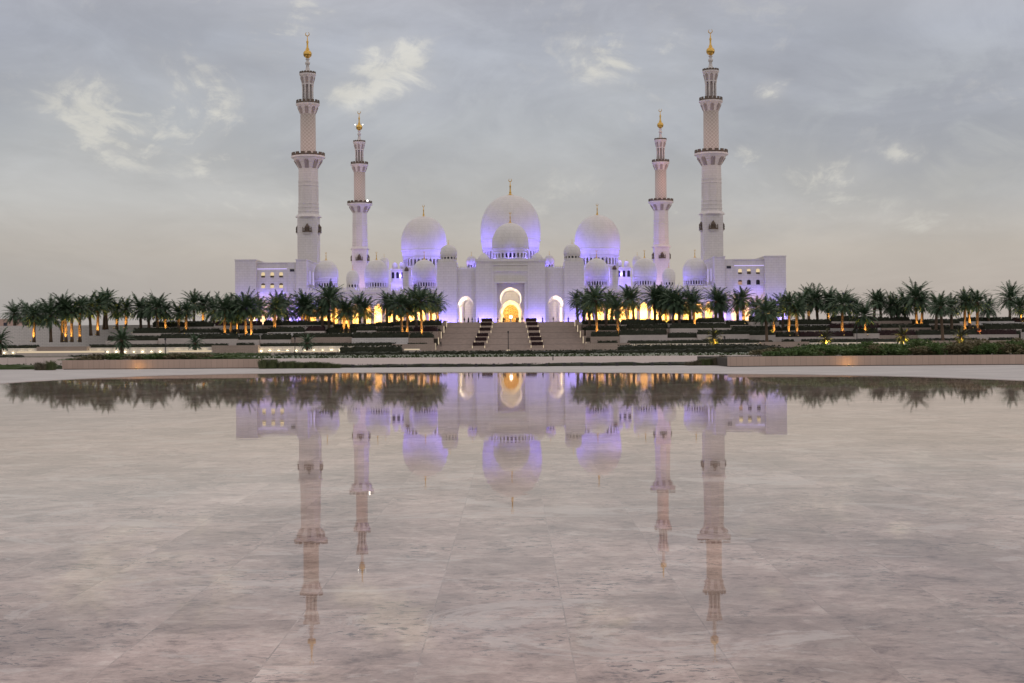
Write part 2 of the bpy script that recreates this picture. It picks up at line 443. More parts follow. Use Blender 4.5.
# far edge of the pool, measured in the photograph and laid on the water plane
edge_px = [(-150, 404), (-60, 392), (8, 383.2), (60, 380.0), (110, 377.6), (170, 375.4), (260, 373.6), (360, 372.8), (512, 372.3), (620, 372.8), (700, 373.6), (780, 374.4), (860, 375.6), (940, 377.6), (1020, 380.6), (1080, 384.5), (1180, 394)]
edge = []
for px, py in edge_px:
    oy = (py - Y0) + ROLL * (px - 512)
    D = H0 * F / oy
    edge.append(((px - 512) / F * D, D))
sm = []
for i in range(len(edge) - 1):      # smooth curve through the points
    p0, p1, p2, p3 = edge[max(i - 1, 0)], edge[i], edge[i + 1], edge[min(i + 2, len(edge) - 1)]
    for k in range(6):
        u = k / 6
        sm.append(tuple(.5 * (2 * p1[j] + (p2[j] - p0[j]) * u + (2 * p0[j] - 5 * p1[j] + 4 * p2[j] - p3[j]) * u * u + (3 * p1[j] - p0[j] - 3 * p2[j] + p3[j]) * u ** 3) for j in (0, 1)))
sm.append(edge[-1])
sm = [(-30, 20)] + sm + [(30, 20)]
WX = 45
struct('pool_floor', MB().add([(-WX, -25, -.035), (WX, -25, -.035), (WX, 72, -.035), (-WX, 72, -.035)], [(0, 1, 2, 3)]), 'travertine_floor')
outline = [(-WX, -25), (WX, -25), (WX, 20)] + [(p[0], p[1] + .05) for p in sm[::-1]] + [(-WX, 20)]
tri = tessellate_polygon([[Vector((p[0], p[1], 0)) for p in outline]])
def up_tris(tri, pts):
    out = []
    for a, b, c in tri:
        pa, pb, pc = pts[a], pts[b], pts[c]
        cr = (pb[0] - pa[0]) * (pc[1] - pa[1]) - (pb[1] - pa[1]) * (pc[0] - pa[0])
        out.append((a, b, c) if cr > 0 else (a, c, b))
    return out
struct('water', MB().add([(p[0], p[1], 0) for p in outline], up_tris(tri, outline)), 'still_water')
# dry stone plaza round the pool, 25 mm above the water
pl = [(p[0], p[1]) for p in sm] + [(WX, 20), (WX, 79), (-WX, 79), (-WX, 20)]
mb = MB()
tri = tessellate_polygon([[Vector((p[0], p[1], 0)) for p in pl]])
mb.add([(p[0], p[1], .015) for p in pl], up_tris(tri, pl))
mb.add([(p[0], p[1], .015) for p in sm] + [(p[0], p[1], -.034) for p in sm], [(i, i + 1, len(sm) + i + 1, len(sm) + i) for i in range(len(sm) - 1)])
struct('plaza', mb, 'plaza_stone')
struct('paved_terrace', MB().add([(-80, 79, .0), (80, 79, .0), (80, 128, .0), (-80, 128, .0)], [(0, 1, 2, 3)]), 'paving')

# platform of the mosque and the stepped terraces before it
PZ = 8.2
struct('mosque_platform', MB().box(-230, 230, 457, 860, -1.5, PZ), 'pale_stone')
TER = [(412, .75, 'lowest'), (423, 2.95, 'second'), (434, 4.95, 'third'), (445, 6.95, 'upper')]
LEFT_END, RIGHT_END = -126, 196
for k, (D, zt, nm) in enumerate(TER):
    D1 = 457
    for sx in (-1, 1):
        a, b = (LEFT_END + 4 * k, -23.4 + .8 * k) if sx < 0 else (23.4 - .8 * k, RIGHT_END)
        struct('terrace', MB().box(a, b, D + 3 - (.004 * k), D1 - .01 * k - .02, -1.45, zt - .08), 'soil')

# ------------------------------------------------------------------ building blocks of the mosque
def dome_profile(Rr, up=1.17, low=.66, rlow=.93, ring=True):
    pr = [(Rr * rlow, -low * Rr)]
    for i in range(1, 7):
        u = i / 7; pr.append((Rr * (rlow + (1 - rlow) * math.sin(u * PI / 2)), -low * Rr * (1 - u)))
        if ring and i == 3:
            zr = pr[-1][1]; rr = pr[-1][0]
            pr += [(rr + .025 * Rr, zr + .012 * Rr), (rr + .025 * Rr, zr + .045 * Rr), (rr + .004 * Rr, zr + .055 * Rr)]
    for i in range(0, 15):
        a = PI / 2 * i / 14
        zc_ = math.sin(a) * up * Rr
        r_ = Rr * math.cos(a) ** .93
        pr.append((max(r_, 0.0), zc_ if i < 14 else zc_))
    pr[-1] = (.0, up * Rr * 1.012)
    return pr

def finial(parent, c, h, r):
    mb = MB().lathe([(r * 2.2, 0), (r * 1.9, h * .03), (r * .9, h * .06), (r * .55, h * .14), (r * .8, h * .18), (r * .45, h * .24), (r * .35, h * .5), (r * .6, h * .55), (r * .3, h * .6), (r * .15, h * .8), (0, h * .82)], c, 12)
    o = mb.build('finial', 'gold', parent, smooth=True)
    rr = h * .085
    pts = [(c[0] + rr * math.cos(a), c[1], c[2] + h * .9 + rr * math.sin(a)) for a in [R(70) - R(320) * k / 14 for k in range(15)]]
    MB().tube(pts, [rr * .28 * math.sin(PI * (k + .7) / 15.4) + .02 for k in range(15)], 5).build('crescent', 'gold', o, smooth=True)
    return o

def windowed_drum(parent, c, r, z0, z1, n, wfrac=.62, mat='marble_trim'):
    """ring of piers between a plinth and a lintel, glass behind: z0..z1 relative to c"""
    h = z1 - z0
    mb = MB()
    mb.lathe([(r * 1.05, z0 - .05 * h), (r * 1.05, z0 + .08 * h), (r, z0 + .1 * h), (r * .86, z0 + .1 * h)], c, n * 2)
    mb.lathe([(r * .86, z0 + .80 * h), (r, z0 + .80 * h), (r * 1.0, z0 + .9 * h), (r * 1.04, z0 + .93 * h), (r * 1.04, z1), (r * .5, z1)], c, n * 2)
    for k in range(n):
        a = 2 * PI * (k + .5) / n - PI / 2
        wa = 2 * PI / n * (1 - wfrac) / 2
        p = []
        for rad in (r, r * .86):
            for aa in (a - wa, a + wa):
                p.append((c[0] + rad * math.cos(aa), c[1] + rad * math.sin(aa)))
        zb, zt = c[2] + z0 + .09 * h, c[2] + z0 + .81 * h
        zs = zb + .78 * (zt - zb)
        w2 = wa * 1.9
        q = []
        for rad in (r * .995, r * .865):
            for aa in (a - w2, a + w2):
                q.append((c[0] + rad * math.cos(aa), c[1] + rad * math.sin(aa)))
        vs = [(x_, y_, z_) for z_ in (zb, zs) for x_, y_ in p] + [(x_, y_, zt) for x_, y_ in q]
        f = []
        for lv in (0, 4):
            for i, j in ((0, 1), (1, 3), (3, 2), (2, 0)): f.append((lv + i, lv + j, lv + 4 + j, lv + 4 + i))
        mb.add(vs, f)
    dr = mb.build('drum', mat, parent)
    MB().lathe([(r * .84, z0 + .05 * h), (r * .84, z1 - .1 * h)], c, n * 2).build('drum_window', 'dark_glass', dr, smooth=True)
    return dr

def dome(parent, c, Rr, up=1.17, low=.66, dh=.42, n=24, fin=None, rlow=.93, mat='dome_marble', seg=48):
    o = MB().lathe(dome_profile(Rr, up, low, rlow), c, seg).build('dome', mat, parent, smooth=True)
    if dh: windowed_drum(parent, c, Rr * rlow * .99, -low * Rr - dh * Rr, -low * Rr, n)
    if fin: finial(o, (c[0], c[1], c[2] + up * Rr * .99), fin, fin * .10)
    return o

def arch_pts(cx, w, z0, zs, n=8, horse=0.0, point=.18):
    """a doorway outline from its left foot over the top to its right foot"""
    pts = [(cx - w / 2, z0)]
    r = w / 2 * (1 + horse)
    a0 = math.acos(min(1, (w / 2) / r)) if horse else 0
    for k in range(n + 1):
        a = PI + a0 - (PI + 2 * a0) * k / n
        zc_ = r * math.sin(a)
        if zc_ > 0: zc_ *= 1 + point * (zc_ / r) ** 2
        pts.append((cx + r * math.cos(a), zs + zc_))
    pts.append((cx + w / 2, z0))
    return pts

def merlons(mb, x0, x1, y, z0, h, step, th=.35, axis='x'):
    n = max(1, int(abs(x1 - x0) / step))
    st = (x1 - x0) / n
    def bx(a, b, za, zb):
        a, b = min(a, b), max(a, b)
        if axis == 'x': mb.box(a, b, y, y + th, za, zb)
        else: mb.box(y, y + th, a, b, za, zb)
    bx(x0, x1, z0, z0 + .18 * h)
    for k in range(n):
        c = x0 + st * (k + .5)
        bx(c - abs(st) * .3, c + abs(st) * .3, z0 + .18 * h, z0 + .72 * h)
        bx(c - abs(st) * .17, c + abs(st) * .17, z0 + .72 * h, z0 + h)
    return mb

# ------------------------------------------------------------------ gate building with portal, towers, arcaded wings and domes
S5 = 505 / F
gate = empty('mosque_gatehouse', (CX, 505, PZ), 'white marble mosque gate building with tall lit portal, small domes and long arcaded wings', 'mosque building')
def loc(p): return (p[0], p[1] - 505, p[2] - PZ)
def gb(mb, name, mat, parent=None, smooth=False):
    mb.v = [(v[0], v[1] - 505, v[2] - PZ) for v in mb.v] if parent is None or parent is gate else mb.v
    return mb.build(name, mat, parent or gate, smooth=smooth)
SP = 498 / F
PW, PT = 34.7 * SP, zz(259.5, 498)
RW, RT = 13.8 * SP, zz(283, 498)
# portal wall with the deep square recess
mb = MB().prism([(-PW, PZ - .1), (-RW, PZ - .1), (-RW, RT), (RW, RT), (RW, PZ - .1), (PW, PZ - .1), (PW, PT), (-PW, PT)], [], 498, 503)
mb.box(-PW, -RW - 2.2, 503.0, 524, PZ - .1, PT - .02); mb.box(RW + 2.2, PW, 503.0, 524, PZ - .1, PT - .02); mb.box(-RW - 2.21, RW + 2.21, 503.0, 524, RT + 1, PT - .02)
gb(mb, 'portal_wall', 'marble_wall')
mb = MB()
for (a, b, c_, d_) in ((-RW - .7, RW + .7, RT + .02, RT + .55), (-RW - 1.2, RW + 1.2, zz(271.5, 498), zz(270.6, 498)), (-RW - 1.2, RW + 1.2, zz(265.2, 498), zz(264.4, 498)), (-PW - .2, PW + .2, PT - .7, PT + .25)):
    mb.box(a, b, 497.6, 498.2, c_, d_)
for sx in (-1, 1):
    mb.box(min(sx * (RW + 1.2), sx * (RW + 1.7)), max(sx * (RW + 1.2), sx * (RW + 1.7)), 497.7, 498.2, PZ, zz(264.4, 498) - .3)
gb(mb, 'portal_moulding', 'marble_trim')
# inner screen wall with horseshoe arch, its splayed lit vault, and the back wall with the low golden arch
HR, HZ = 10.9 * SP, zz(298.3, 498)
front = arch_pts(0, 6.9, PZ, HZ - 3.0, 2)
def horseshoe(cx, r, zc_, neck, zneck, foot, z0, n=26):
    a0 = math.asin(max(-1, min(1, (zneck - zc_) / r)))
    pts = [(cx - foot, z0), (cx - foot, zneck - 2.2), (cx - neck, zneck - .25)]
    aa = PI - a0
    for k in range(n + 1):
        a = aa + (a0 - aa) * k / n
        pts.append((cx + r * math.cos(a), zc_ + r * math.sin(a) * (1.0 if math.sin(a) < 0 else 1.03)))
    pts += [(cx + neck, zneck - .25), (cx + foot, zneck - 2.2), (cx + foot, z0)]
    return pts
hf = horseshoe(0, HR, HZ, HR * .86, HZ - HR * .55, HR * 1.04, PZ + .01)
hb = horseshoe(0, HR * .84, HZ - .62, HR * .70, HZ - HR * .62, HR * .97, PZ + .01)
mb = MB().prism([(-RW + .01, PZ - .09)] + [(p[0], p[1] - .1 if i in (0, len(hf) - 1) else p[1]) for i, p in enumerate(hf)] + [(RW - .01, PZ - .09), (RW - .01, RT - .01), (-RW + .01, RT - .01)], [], 501.0, 502.4)
gb(mb, 'portal_screen', 'marble_wall')
gb(MB().loft([(p[0], 502.41, p[1]) for p in hf], [(p[0], 506.4, p[1]) for p in hb]), 'portal_vault', 'marble_trim', smooth=False)
low = arch_pts(0, 7.2, PZ + .01, zz(311.5, 498) , 16, .06, .12)
low_b = arch_pts(0, 5.2, PZ + .01, zz(312.5, 498), 16, .06, .12)
mb = MB().prism([(-RW - 2.2, PZ - .09)] + [(p[0], PZ - .09) if i in (0, len(low) - 1) else p for i, p in enumerate(low)] + [(RW + 2.2, PZ - .09), (RW + 2.2, RT + 1), (-RW - 2.2, RT + 1)], [], 506.5, 507.3)
gb(mb, 'portal_back_wall', 'marble_wall')
gb(MB().loft([(p[0], 507.31, p[1]) for p in low], [(p[0], 510.5, p[1]) for p in low_b]), 'doorway_vault', 'marble_trim')
gb(MB().box(-3.6, 3.6, 510.6, 510.9, PZ - .05, zz(302, 498)), 'door_screen', 'gold_screen')
gb(MB().lathe([(0, -.55), (.4, -.4), (.55, 0), (.4, .4), (0, .55)], (0, 509.5, zz(316.3, 498)), 10), 'hanging_lamp', 'star_lamp', smooth=True)
# lamps of the portal
for k in range(9):
    a = R(-28) + R(236) * k / 8
    lamp('vault_light', (CX + (HR * .80) * math.cos(a), 503.3, HZ - .15 + (HR * .80) * math.sin(a)), (1, .84, .56), 58, .15)
for k in range(7):
    a = R(0) + R(180) * k / 6
    lamp('doorway_light', (CX + 2.35 * math.cos(a), 508.2, zz(312, 498) + 2.4 * math.sin(a)), (1, .70, .28), 125, .12)
for sx in (-1, 1):
    lamp('doorway_light', (CX + sx * 2.6, 508.0, PZ + 1.4), (1, .70, .30), 110, .12)
    lamp('recess_light', (CX + sx * 4.3, 499.6, PZ + .5), (1, .55, .30), 150, .12)
# front dome
dome(gate, loc((0, 509, zz(244.5, 509))), 18.4 * 509 / F, 1.17, .43, .36, 26, zz(211, 509) - zz(222.5, 509))
for sx in (-1, 1):   # small half domes at the foot of the drum
    gb(MB().lathe([(2.3, 0), (2.2, .7), (1.5, 1.8), (.5, 2.6), (0, 2.75)], (sx * 9.6, 503.5, PT + .02), 16), 'half_dome', 'marble_trim', smooth=True)
# linking walls with the two side arches
LZ = zz(269, 500)
SA = 45.3 * 500 / F
for sx in (-1, 1):
    xa, xb = PW, 55.5 * 500 / F
    w2, zs_ = 5.2, zz(304.5, 500)
    outl = arch_pts(sx * SA, w2, PZ - .09, zs_, 18, .10, .10)
    pts = [(sx * xa if sx > 0 else -xb, PZ - .1)] + [(p[0], PZ - .1) if i in (0, len(outl) - 1) else p for i, p in enumerate(outl)] + [(xb if sx > 0 else -xa, PZ - .1), (xb if sx > 0 else -xa, LZ), (sx * xa if sx > 0 else -xb, LZ)]
    gb(MB().prism(pts, [], 500.0, 501.5), 'linking_wall', 'marble_wall')
    inner = arch_pts(sx * (SA - 1.1), 3.0, PZ - .09, zs_ - .3, 18, .10, .10)
    gb(MB().loft([(p[0], 501.51, p[1]) for p in outl], [(p[0], 504.9, p[1]) for p in inner]), 'arch_vault', 'marble_trim')
    gb(MB().box(sx * SA - 3.4, sx * SA + 3.4, 505.0, 505.5, PZ - .1, LZ - 4), 'passage_wall', 'marble_wall')
    m2 = merlons(MB(), *sorted((sx * (xa + .1), sx * xb)), 500.0, LZ + .01, 1.1, .8)
    gb(m2, 'merlon_row', 'marble_trim')
    for k in range(7):
        a = R(90 - sx * 82) + sx * R(95) * k / 6
        lamp('passage_light', (CX + sx * (SA + .25) + 1.85 * math.cos(a), 502.5, zs_ + 1.85 * math.sin(a)), (1, .84, .55), 42, .15)
    for q in (.4, 1.4, 2.4, 3.4, 4.4, 5.4):
        lamp('passage_light', (CX + sx * (SA + 1.55), 502.6, PZ + q), (1, .76, .42), 34, .2)
    # tower with dome
    tx = sx * 22.7; tw = 3.55
    mb = MB().box(tx - tw, tx + tw, 499.2, 507, PZ - .1, zz(262, 500))
    mb.lathe([(tw * 1.0, 0), (tw * .98, 1.3)], (tx, 503, zz(262, 500)), 8, PI / 8)
    gb(mb, 'tower', 'marble_wall')
    dome(gate, loc((sx * 22.2, 503, zz(253.2, 503))), 8.6 * 503 / F, 1.05, .33, .42, 14, 1.6, .95)
    # little roof dome
    mb = MB().box(sx * 14.3 - 2.4, sx * 14.3 + 2.4, 512, 517, PZ + 5, zz(269, 515))
    gb(mb, 'roof_block', 'marble_wall')
    dome(gate, loc((sx * 14.3, 514.5, zz(261.5, 514.5))), 1.95, 1.15, .55, .55, 10, 1.4, .92, seg=24)
# arcaded wings
WT = zz(291, 505)
wx0, wx1 = 26.3, 73.4
nb = 12; bw = (wx1 - wx0) / nb
for sx in (-1, 1):
    out = []
    xs_ = [wx0 + bw * k for k in range(nb + 1)]
    base = []
    for k in range(nb):
        base += [(p[0], PZ - .1) if i in (0, 11) else p for i, p in enumerate(arch_pts((xs_[k] + xs_[k + 1]) / 2, bw * .66, PZ - .1, zz(308, 505), 9, .04, .25))]
    pts = [(wx0, PZ - .1)] + base + [(wx1, PZ - .1), (wx1, WT), (wx0, WT)]
    if sx < 0: pts = [(-p[0], p[1]) for p in pts]
    gb(MB().prism(pts, [], 504.6, 505.6), 'arcade', 'marble_wall')
    x0, x1 = sorted((sx * wx0, sx * wx1))
    gb(MB().box(x0, x1, 511, 512, PZ - .1, WT - .5), 'arcade_back_wall', 'marble_wall')
    gb(MB().box(x0, x1, 505.61, 525, WT - .6, WT - .01), 'arcade_roof', 'marble_trim')
    mb = MB().box(x0, x1, 504.3, 504.59, WT - 1.6, WT - 1.2)
    mb.box(x0, x1, 504.2, 504.59, WT - .25, WT + .15)
    gb(mb, 'cornice', 'marble_trim')
    gb(merlons(MB(), x0, x1, 504.5, WT + .16, 1.7, .98), 'merlon_row', 'marble_trim')
    for k in range(nb + 1):
        xc = sx * xs_[k]
        if k == 0 : xc += sx * .6
        if k == nb: xc -= sx * .6
        cl = gb(MB().lathe([(.42, 0), (.3, .3), (.28, 4.2), (.3, 4.4)], (xc, 504.1, PZ), 10), 'column', 'marble_trim')
        MB().lathe([(.3, 4.4), (.55, 5.0), (.6, 5.2), (.3, 5.3)], (xc, 504.1 - 505, 0), 10).build('capital', 'gold', cl)
    for k in range(nb):
        xc = CX + sx * (xs_[k] + bw / 2)
        e = 260 if k not in (5, 6) else 520
        lamp('arcade_light', (xc, 508.2, PZ + 3.2), (1., .48, .085), 9.0 * e * rnd.uniform(.7, 1.2), .2)
    for k in range(6):
        lamp('facade_violet_light', (CX + sx * (30 + 8 * k), 496.5, PZ + .3), VIOLET, 900 * (.4 + .2 * k), .2, 'SPOT', (0, .35, 1), R(110))
    # the three corridor domes
    for off in (86.2, 134, 184.4):
        c = (sx * off * 515 / F, 515, zz(273.3, 515))
        dome(gate, loc(c), 12.3 * 515 / F, 1.17, .62, .46, 26, 3.1, .95)
        gb(MB().lathe([(5.0, 0), (5.0, zz(289, 515) - WT + .05)], (c[0], c[1], WT - .02), 8, PI / 8), 'dome_base', 'marble_wall')
        for a, e in ((-155, 1.0), (-112, .42), (-68, .42), (-25, 1.0)):
            lamp('dome_violet_light', (CX + c[0] + 7.6 * math.cos(R(a)), c[1] + 7.6 * math.sin(R(a)), zz(281, 515)), VIOLET, 420 * e, .2)
    # slim turret with balcony
    tx = sx * 103.6 * 509 / F
    gb(MB().lathe([(1.65, 0), (1.65, zz(268.5, 509) - WT), (1.75, zz(268.4, 509) - WT), (1.75, zz(267, 509) - WT)], (tx, 509, WT - .02), 8, PI / 8), 'turret', 'marble_wall')
    mb = MB().box(tx - .75, tx + .75, 506.9, 507.5, zz(270.6, 509), zz(269, 509)); mb.lathe([(.75, 0), (.45, .6), (0, 1.1)], (tx, 507.2, zz(269, 509)), 8)
    gb(mb, 'turret_balcony', 'bronze')
# violet wash on the towers and walls beside the portal
for xx, e in ((-24.5, .9), (-20.5, .9), (-10.2, 1.25), (-7.6, 1.25), (7.6, 1.25), (10.2, 1.25), (20.5, .9), (24.5, .9), (-27.5, 1.0), (27.5, 1.0)):
    lamp('facade_violet_light', (CX + xx, 495.0 if abs(xx) < 12 else 496.0, PZ + .3), VIOLET, 1500 * e, .2)
for sx in (-1, 1):
    lamp('roof_violet_light', (CX + sx * 12.5, 511.5, zz(267, 515)), VIOLET, 420, .2)
    lamp('roof_violet_light', (CX + sx * 16.6, 511.0, zz(267.5, 515)), VIOLET, 420, .2)
    lamp('roof_violet_light', (CX + sx * 16, 502.6, LZ + .6), VIOLET, 160, .2)
for a in (-155, -90, -25):
    lamp('dome_violet_light', (CX + 8.3 * math.cos(R(a)), 509 + 8.3 * math.sin(R(a)), PT + 1.0), VIOLET, 420, .2)

# ------------------------------------------------------------------ prayer hall with the three great domes
hall = empty('prayer_hall', (CX, 725, PZ), 'white prayer hall behind the gate with three great violet-lit domes, the middle one largest', 'mosque building')
def hb_(mb, name, mat, parent=None, smooth=False):
    mb.v = [(v[0], v[1] - 725, v[2] - PZ) for v in mb.v]
    return mb.build(name, mat, parent or hall, smooth=smooth)
S7 = 725 / F
HT = zz(268.5, 712)
hw = 120 * 712 / F
mb = MB().prism([(-hw, PZ - .1), (hw, PZ - .1), (hw, HT), (-hw, HT)],
                [[(sx * (o_ + .75), zz(277.6, 712)), (sx * (o_ - .75), zz(277.6, 712))] + [(p[0], p[1]) for p in arch_pts(sx * o_, 1.5, zz(277, 712), zz(273.2, 712), 6)][1 if 0 else 0:][::-1 if sx < 0 else 1][:0] + [(sx * (o_ - .75), zz(271.8, 712)), (sx * o_, zz(271.0, 712)), (sx * (o_ + .75), zz(271.8, 712))] for sx in (-1, 1) for o_ in (55.0, 57.6, 60.0)], 712, 713)
mb.box(-hw, hw, 713.01, 765, PZ - .1, HT - .02)
hb_(mb, 'hall_wall', 'marble_wall')
mb = MB()
for sx in (-1, 1):
    for o_ in (55.0, 57.6, 60.0):
        mb2 = MB().box(sx * o_ - .72, sx * o_ + .72, 712.7, 712.98, zz(277.5, 712), zz(271.2, 712)); hb_(mb2, 'window', 'dark_glass')
mb = MB().box(-hw - .3, hw + .3, 711.5, 711.99, zz(269.6, 712), HT + .3); mb.box(-hw - .3, hw + .3, 711.6, 711.99, zz(280, 712), zz(279.3, 712))
hb_(mb, 'cornice', 'marble_trim')
for (cx_, Rr, pz_, n, fin, cy) in ((0, 15.7, 230.3, 34, 8.9, 732), (-86.8 * 725 / F, 11.75, 242.3, 28, 6.2, 725), (86.8 * 725 / F, 11.75, 242.3, 28, 6.2, 725)):
    c = (cx_, cy, zz(pz_, cy))
    dome(hall, (c[0], c[1] - 725, c[2] - PZ), Rr, 1.17, .66, .36 if cx_ == 0 else .42, n + 5, fin, seg=72)
    zb = c[2] - Rr * (.66 + (.36 if cx_ == 0 else .42)) - .3
    hb_(MB().lathe([(Rr * 1.02, 0), (Rr * 1.02, zb - HT + .05), (Rr * .9, zb - HT + .06)], (c[0], c[1], HT - .02), 32), 'dome_base', 'marble_wall')
    for a, e in ((-165, 1.3), (-132, .8), (-90, .30), (-48, .8), (-15, 1.3)):
        rr = Rr * 1.5
        lamp('dome_violet_light', (CX + c[0] + rr * math.cos(R(a)), c[1] + rr * math.sin(R(a)), c[2] - .62 * Rr), VIOLET, 14 * Rr * Rr * e, .3)
for sx in (-1, 1):
    for off, pz_, Rr, D in ((126.5, 262.5, 2.35, 690), (116, 265.6, 1.5, 716), (108.5, 264.6, 1.35, 716), (158, 277.5, 3.3, 690)):
        c = (sx * off * D / F, D, zz(pz_, D))
        dome(hall, (c[0], c[1] - 725, c[2] - PZ), Rr, 1.3, .75, .7, 12, Rr * .7, .93, seg=24)
        zb_ = PZ if D < 700 else HT
        hb_(MB().lathe([(Rr * 1.15, 0), (Rr * 1.15, max(.1, c[2] - Rr * 1.42 - zb_))], (c[0], c[1], zb_ - .02), 8, PI / 8), 'dome_base', 'marble_wall')
        lamp('dome_violet_light', (CX + c[0] - sx * 3.6, c[1] - 4.5, c[2] - 5), VIOLET, 700 if off < 150 else 250, .2)
    for xx in (54.5, 60):
        lamp('wall_violet_light', (CX + sx * xx, 705, zz(288, 712)), VIOLET, 2300, .3)
    for xx in (6, 20, 34, 46):
        lamp('wall_violet_light', (CX + sx * xx, 703, zz(285, 712)), VIOLET, 2600, .3)

# ------------------------------------------------------------------ end pavilions
def pavilion(sx):
    side = 'left' if sx < 0 else 'right'
    root = empty('end_pavilion', (CX + sx * 86, 505, PZ), ('white stone pavilion at the left end with six lit windows below a violet light strip' if sx < 0 else
                 'white stone pavilion at the right end with lit upper windows and two dark lower ones'), 'building', 'end pavilions of the mosque front')
    def b(mb, name, mat, parent=None, smooth=False):
        mb.v = [(sx * v[0] - sx * 86, v[1] - 505, v[2] - PZ) for v in mb.v]
        if sx < 0: mb.f = [f[::-1] for f in mb.f]
        return mb.build(name, mat, parent or root, smooth=smooth)
    X = [o * S5 for o in (275.5, 254.5, 223.5, 214.5, 204)]
    ZT, ZM = zz(258.6, 505), zz(261.4, 505)
    mb = MB().box(X[1], X[0], 505, 534, PZ - .1, ZT); mb.box(X[4], X[3], 505, 534, PZ - .1, ZT - .01); mb.box(X[3], X[2], 506.2, 533, PZ - .1, ZM + .3)
    mb.box(X[2] - 1.0, X[1], 508.02, 533, PZ - .1, ZM - .01)
    # front wall of the middle with its window openings
    holes = []; wins = []
    mid = X[2] + (X[1] - X[2]) * .5
    for k, wx in enumerate((248.3, 239.2, 230.3)):
        for j, (pa, pb) in enumerate(((275.6, 270.2), (286.2, 281.2))):
            xc, z0, z1 = wx * S5, zz(pa, 505), zz(pb, 505)
            ww = .72
            h = [(xc - ww, z0), (xc - ww, z1 - .5)] + [(xc + ww * math.cos(PI - PI * q / 6), z1 - .5 + .55 * math.sin(PI * q / 6)) for q in range(1, 6)] + [(xc + ww, z1 - .5), (xc + ww, z0)]
            holes.append(h); wins.append((k, j, xc, z0, z1, ww))
    mb.prism([(X[2], PZ - .1), (X[1], PZ - .1), (X[1], ZM), (X[2], ZM)], holes, 506.6, 508.0)
    b(mb, 'wall', 'marble_wall')
    for k, j, xc, z0, z1, ww in wins:
        fr = MB().box(xc - ww - .12, xc + ww + .12, 506.4, 506.59, z0 - .25, z0 - .02)
        fr = b(fr, 'window', 'marble_trim')
        lit = 'window_warm' if (sx < 0 or j == 0) else ('window_dim' if k == 2 else 'dark_glass')
        p = MB().box(xc - ww + .01, xc + ww - .01, 507.3, 507.4, z0 + .01, z1)
        p.v = [(sx * v[0] - sx * 86, v[1] - 505, v[2] - PZ) for v in p.v]; p.build('pane', lit, fr)
        g = MB()
        zlo = z0 + (.9 if j == 0 else 1.15) if not (sx > 0 and k == 1 and j == 0) else z0 + 1.25
        if lit != 'dark_glass': g.box(xc - ww + .01, xc + ww - .01, 507.1, 507.2, z0 + .01 if j == 0 else zlo, zlo - .2 if j == 0 else z1 - .02)
        else: g.box(xc - .05, xc + .05, 507.1, 507.2, z0, z1)
        g.v = [(sx * v[0] - sx * 86, v[1] - 505, v[2] - PZ) for v in g.v]; g.build('window_grille', 'bronze', fr)
    mb = MB().box(X[0] + .15, X[1] - .15, 504.8, 534.2, ZT + .01, ZT + .4); mb.box(X[3] + .15, X[4] - .15, 504.8, 534.2, ZT + .01, ZT + .4); mb.box(X[2], X[1] - .2, 506.3, 533, ZM + .01, ZM + .35)
    b(mb, 'coping', 'marble_trim')
    b(MB().box(X[2] + .3, X[1] - .2, 506.35, 506.58, zz(267.3, 505), zz(266.6, 505)), 'light_strip', 'led_violet')
    b(MB().box(X[3] + .8, X[2] - .9, 506.0, 506.19, zz(269.8, 505), zz(267.4, 505)), 'small_window', 'dark_glass')
    # inner side: tall lit slots and a balcony
    for yy in (513, 521): b(MB().box(X[4] - .12, X[4] - .002, yy, yy + .9, zz(283, 515), zz(270, 515)), 'window', 'led_violet')
    b(MB().box(X[4] - .5, X[4] - .01, 506, 533, zz(290.6, 515), zz(289.8, 515)), 'side_light_strip', 'led_violet')
    # arcaded base before the front
    n = 6; xa, xb = X[4] + .3, X[0] - .3; bw_ = (xb - xa) / n; base = []
    for k in range(n):
        base += [(p[0], PZ - .09) if i in (0, 11) else p for i, p in enumerate(arch_pts(xa + bw_ * (k + .5), bw_ * .6, PZ - .09, zz(311.5, 503), 9, .04, .25))]
    b(MB().prism([(xa, PZ - .09)] + base + [(xb, PZ - .09), (xb, zz(306, 503)), (xa, zz(306, 503))], [], 501.2, 502), 'porch_arcade', 'marble_trim')
    b(MB().box(xa, xb, 502.01, 504.79, zz(306.6, 503), zz(306, 503) - .01), 'porch_roof', 'marble_trim')
    warm = (4, 3, 2) if sx < 0 else (2, 3, 1)
    for k in range(n):
        xc = CX + sx * (xa + bw_ * (k + .5))
        lamp('porch_light', (xc, 503.4, PZ + 2.0), AMBER if k in warm else VIOLET, 1000 if k in warm else 1100, .15)
        lamp('porch_violet_light', (xc + bw_ / 2, 499.6, PZ + .3), VIOLET, 500, .15, 'SPOT', (0, .3, 1), R(110))
    for k in range(3):
        lamp('window_violet_light', (CX + sx * (X[2] + 2 + 3.6 * k), 505.0, zz(292, 505)), VIOLET, 130, .15)
    for yy in (512, 520, 528):
        lamp('flank_violet_light', (CX + sx * (X[4] - 3.5), yy, zz(296, 510)), VIOLET, 2600, .2)
    lamp('pier_violet_light', (CX + sx * (X[3] + X[4]) / 2, 500, zz(306, 505)), VIOLET, 900, .2)
    lamp('pier_violet_light', (CX + sx * (X[0] + X[1]) / 2, 499, zz(304, 505)), VIOLET, 1100, .2)
    return root
pavilion(-1); pavilion(1)

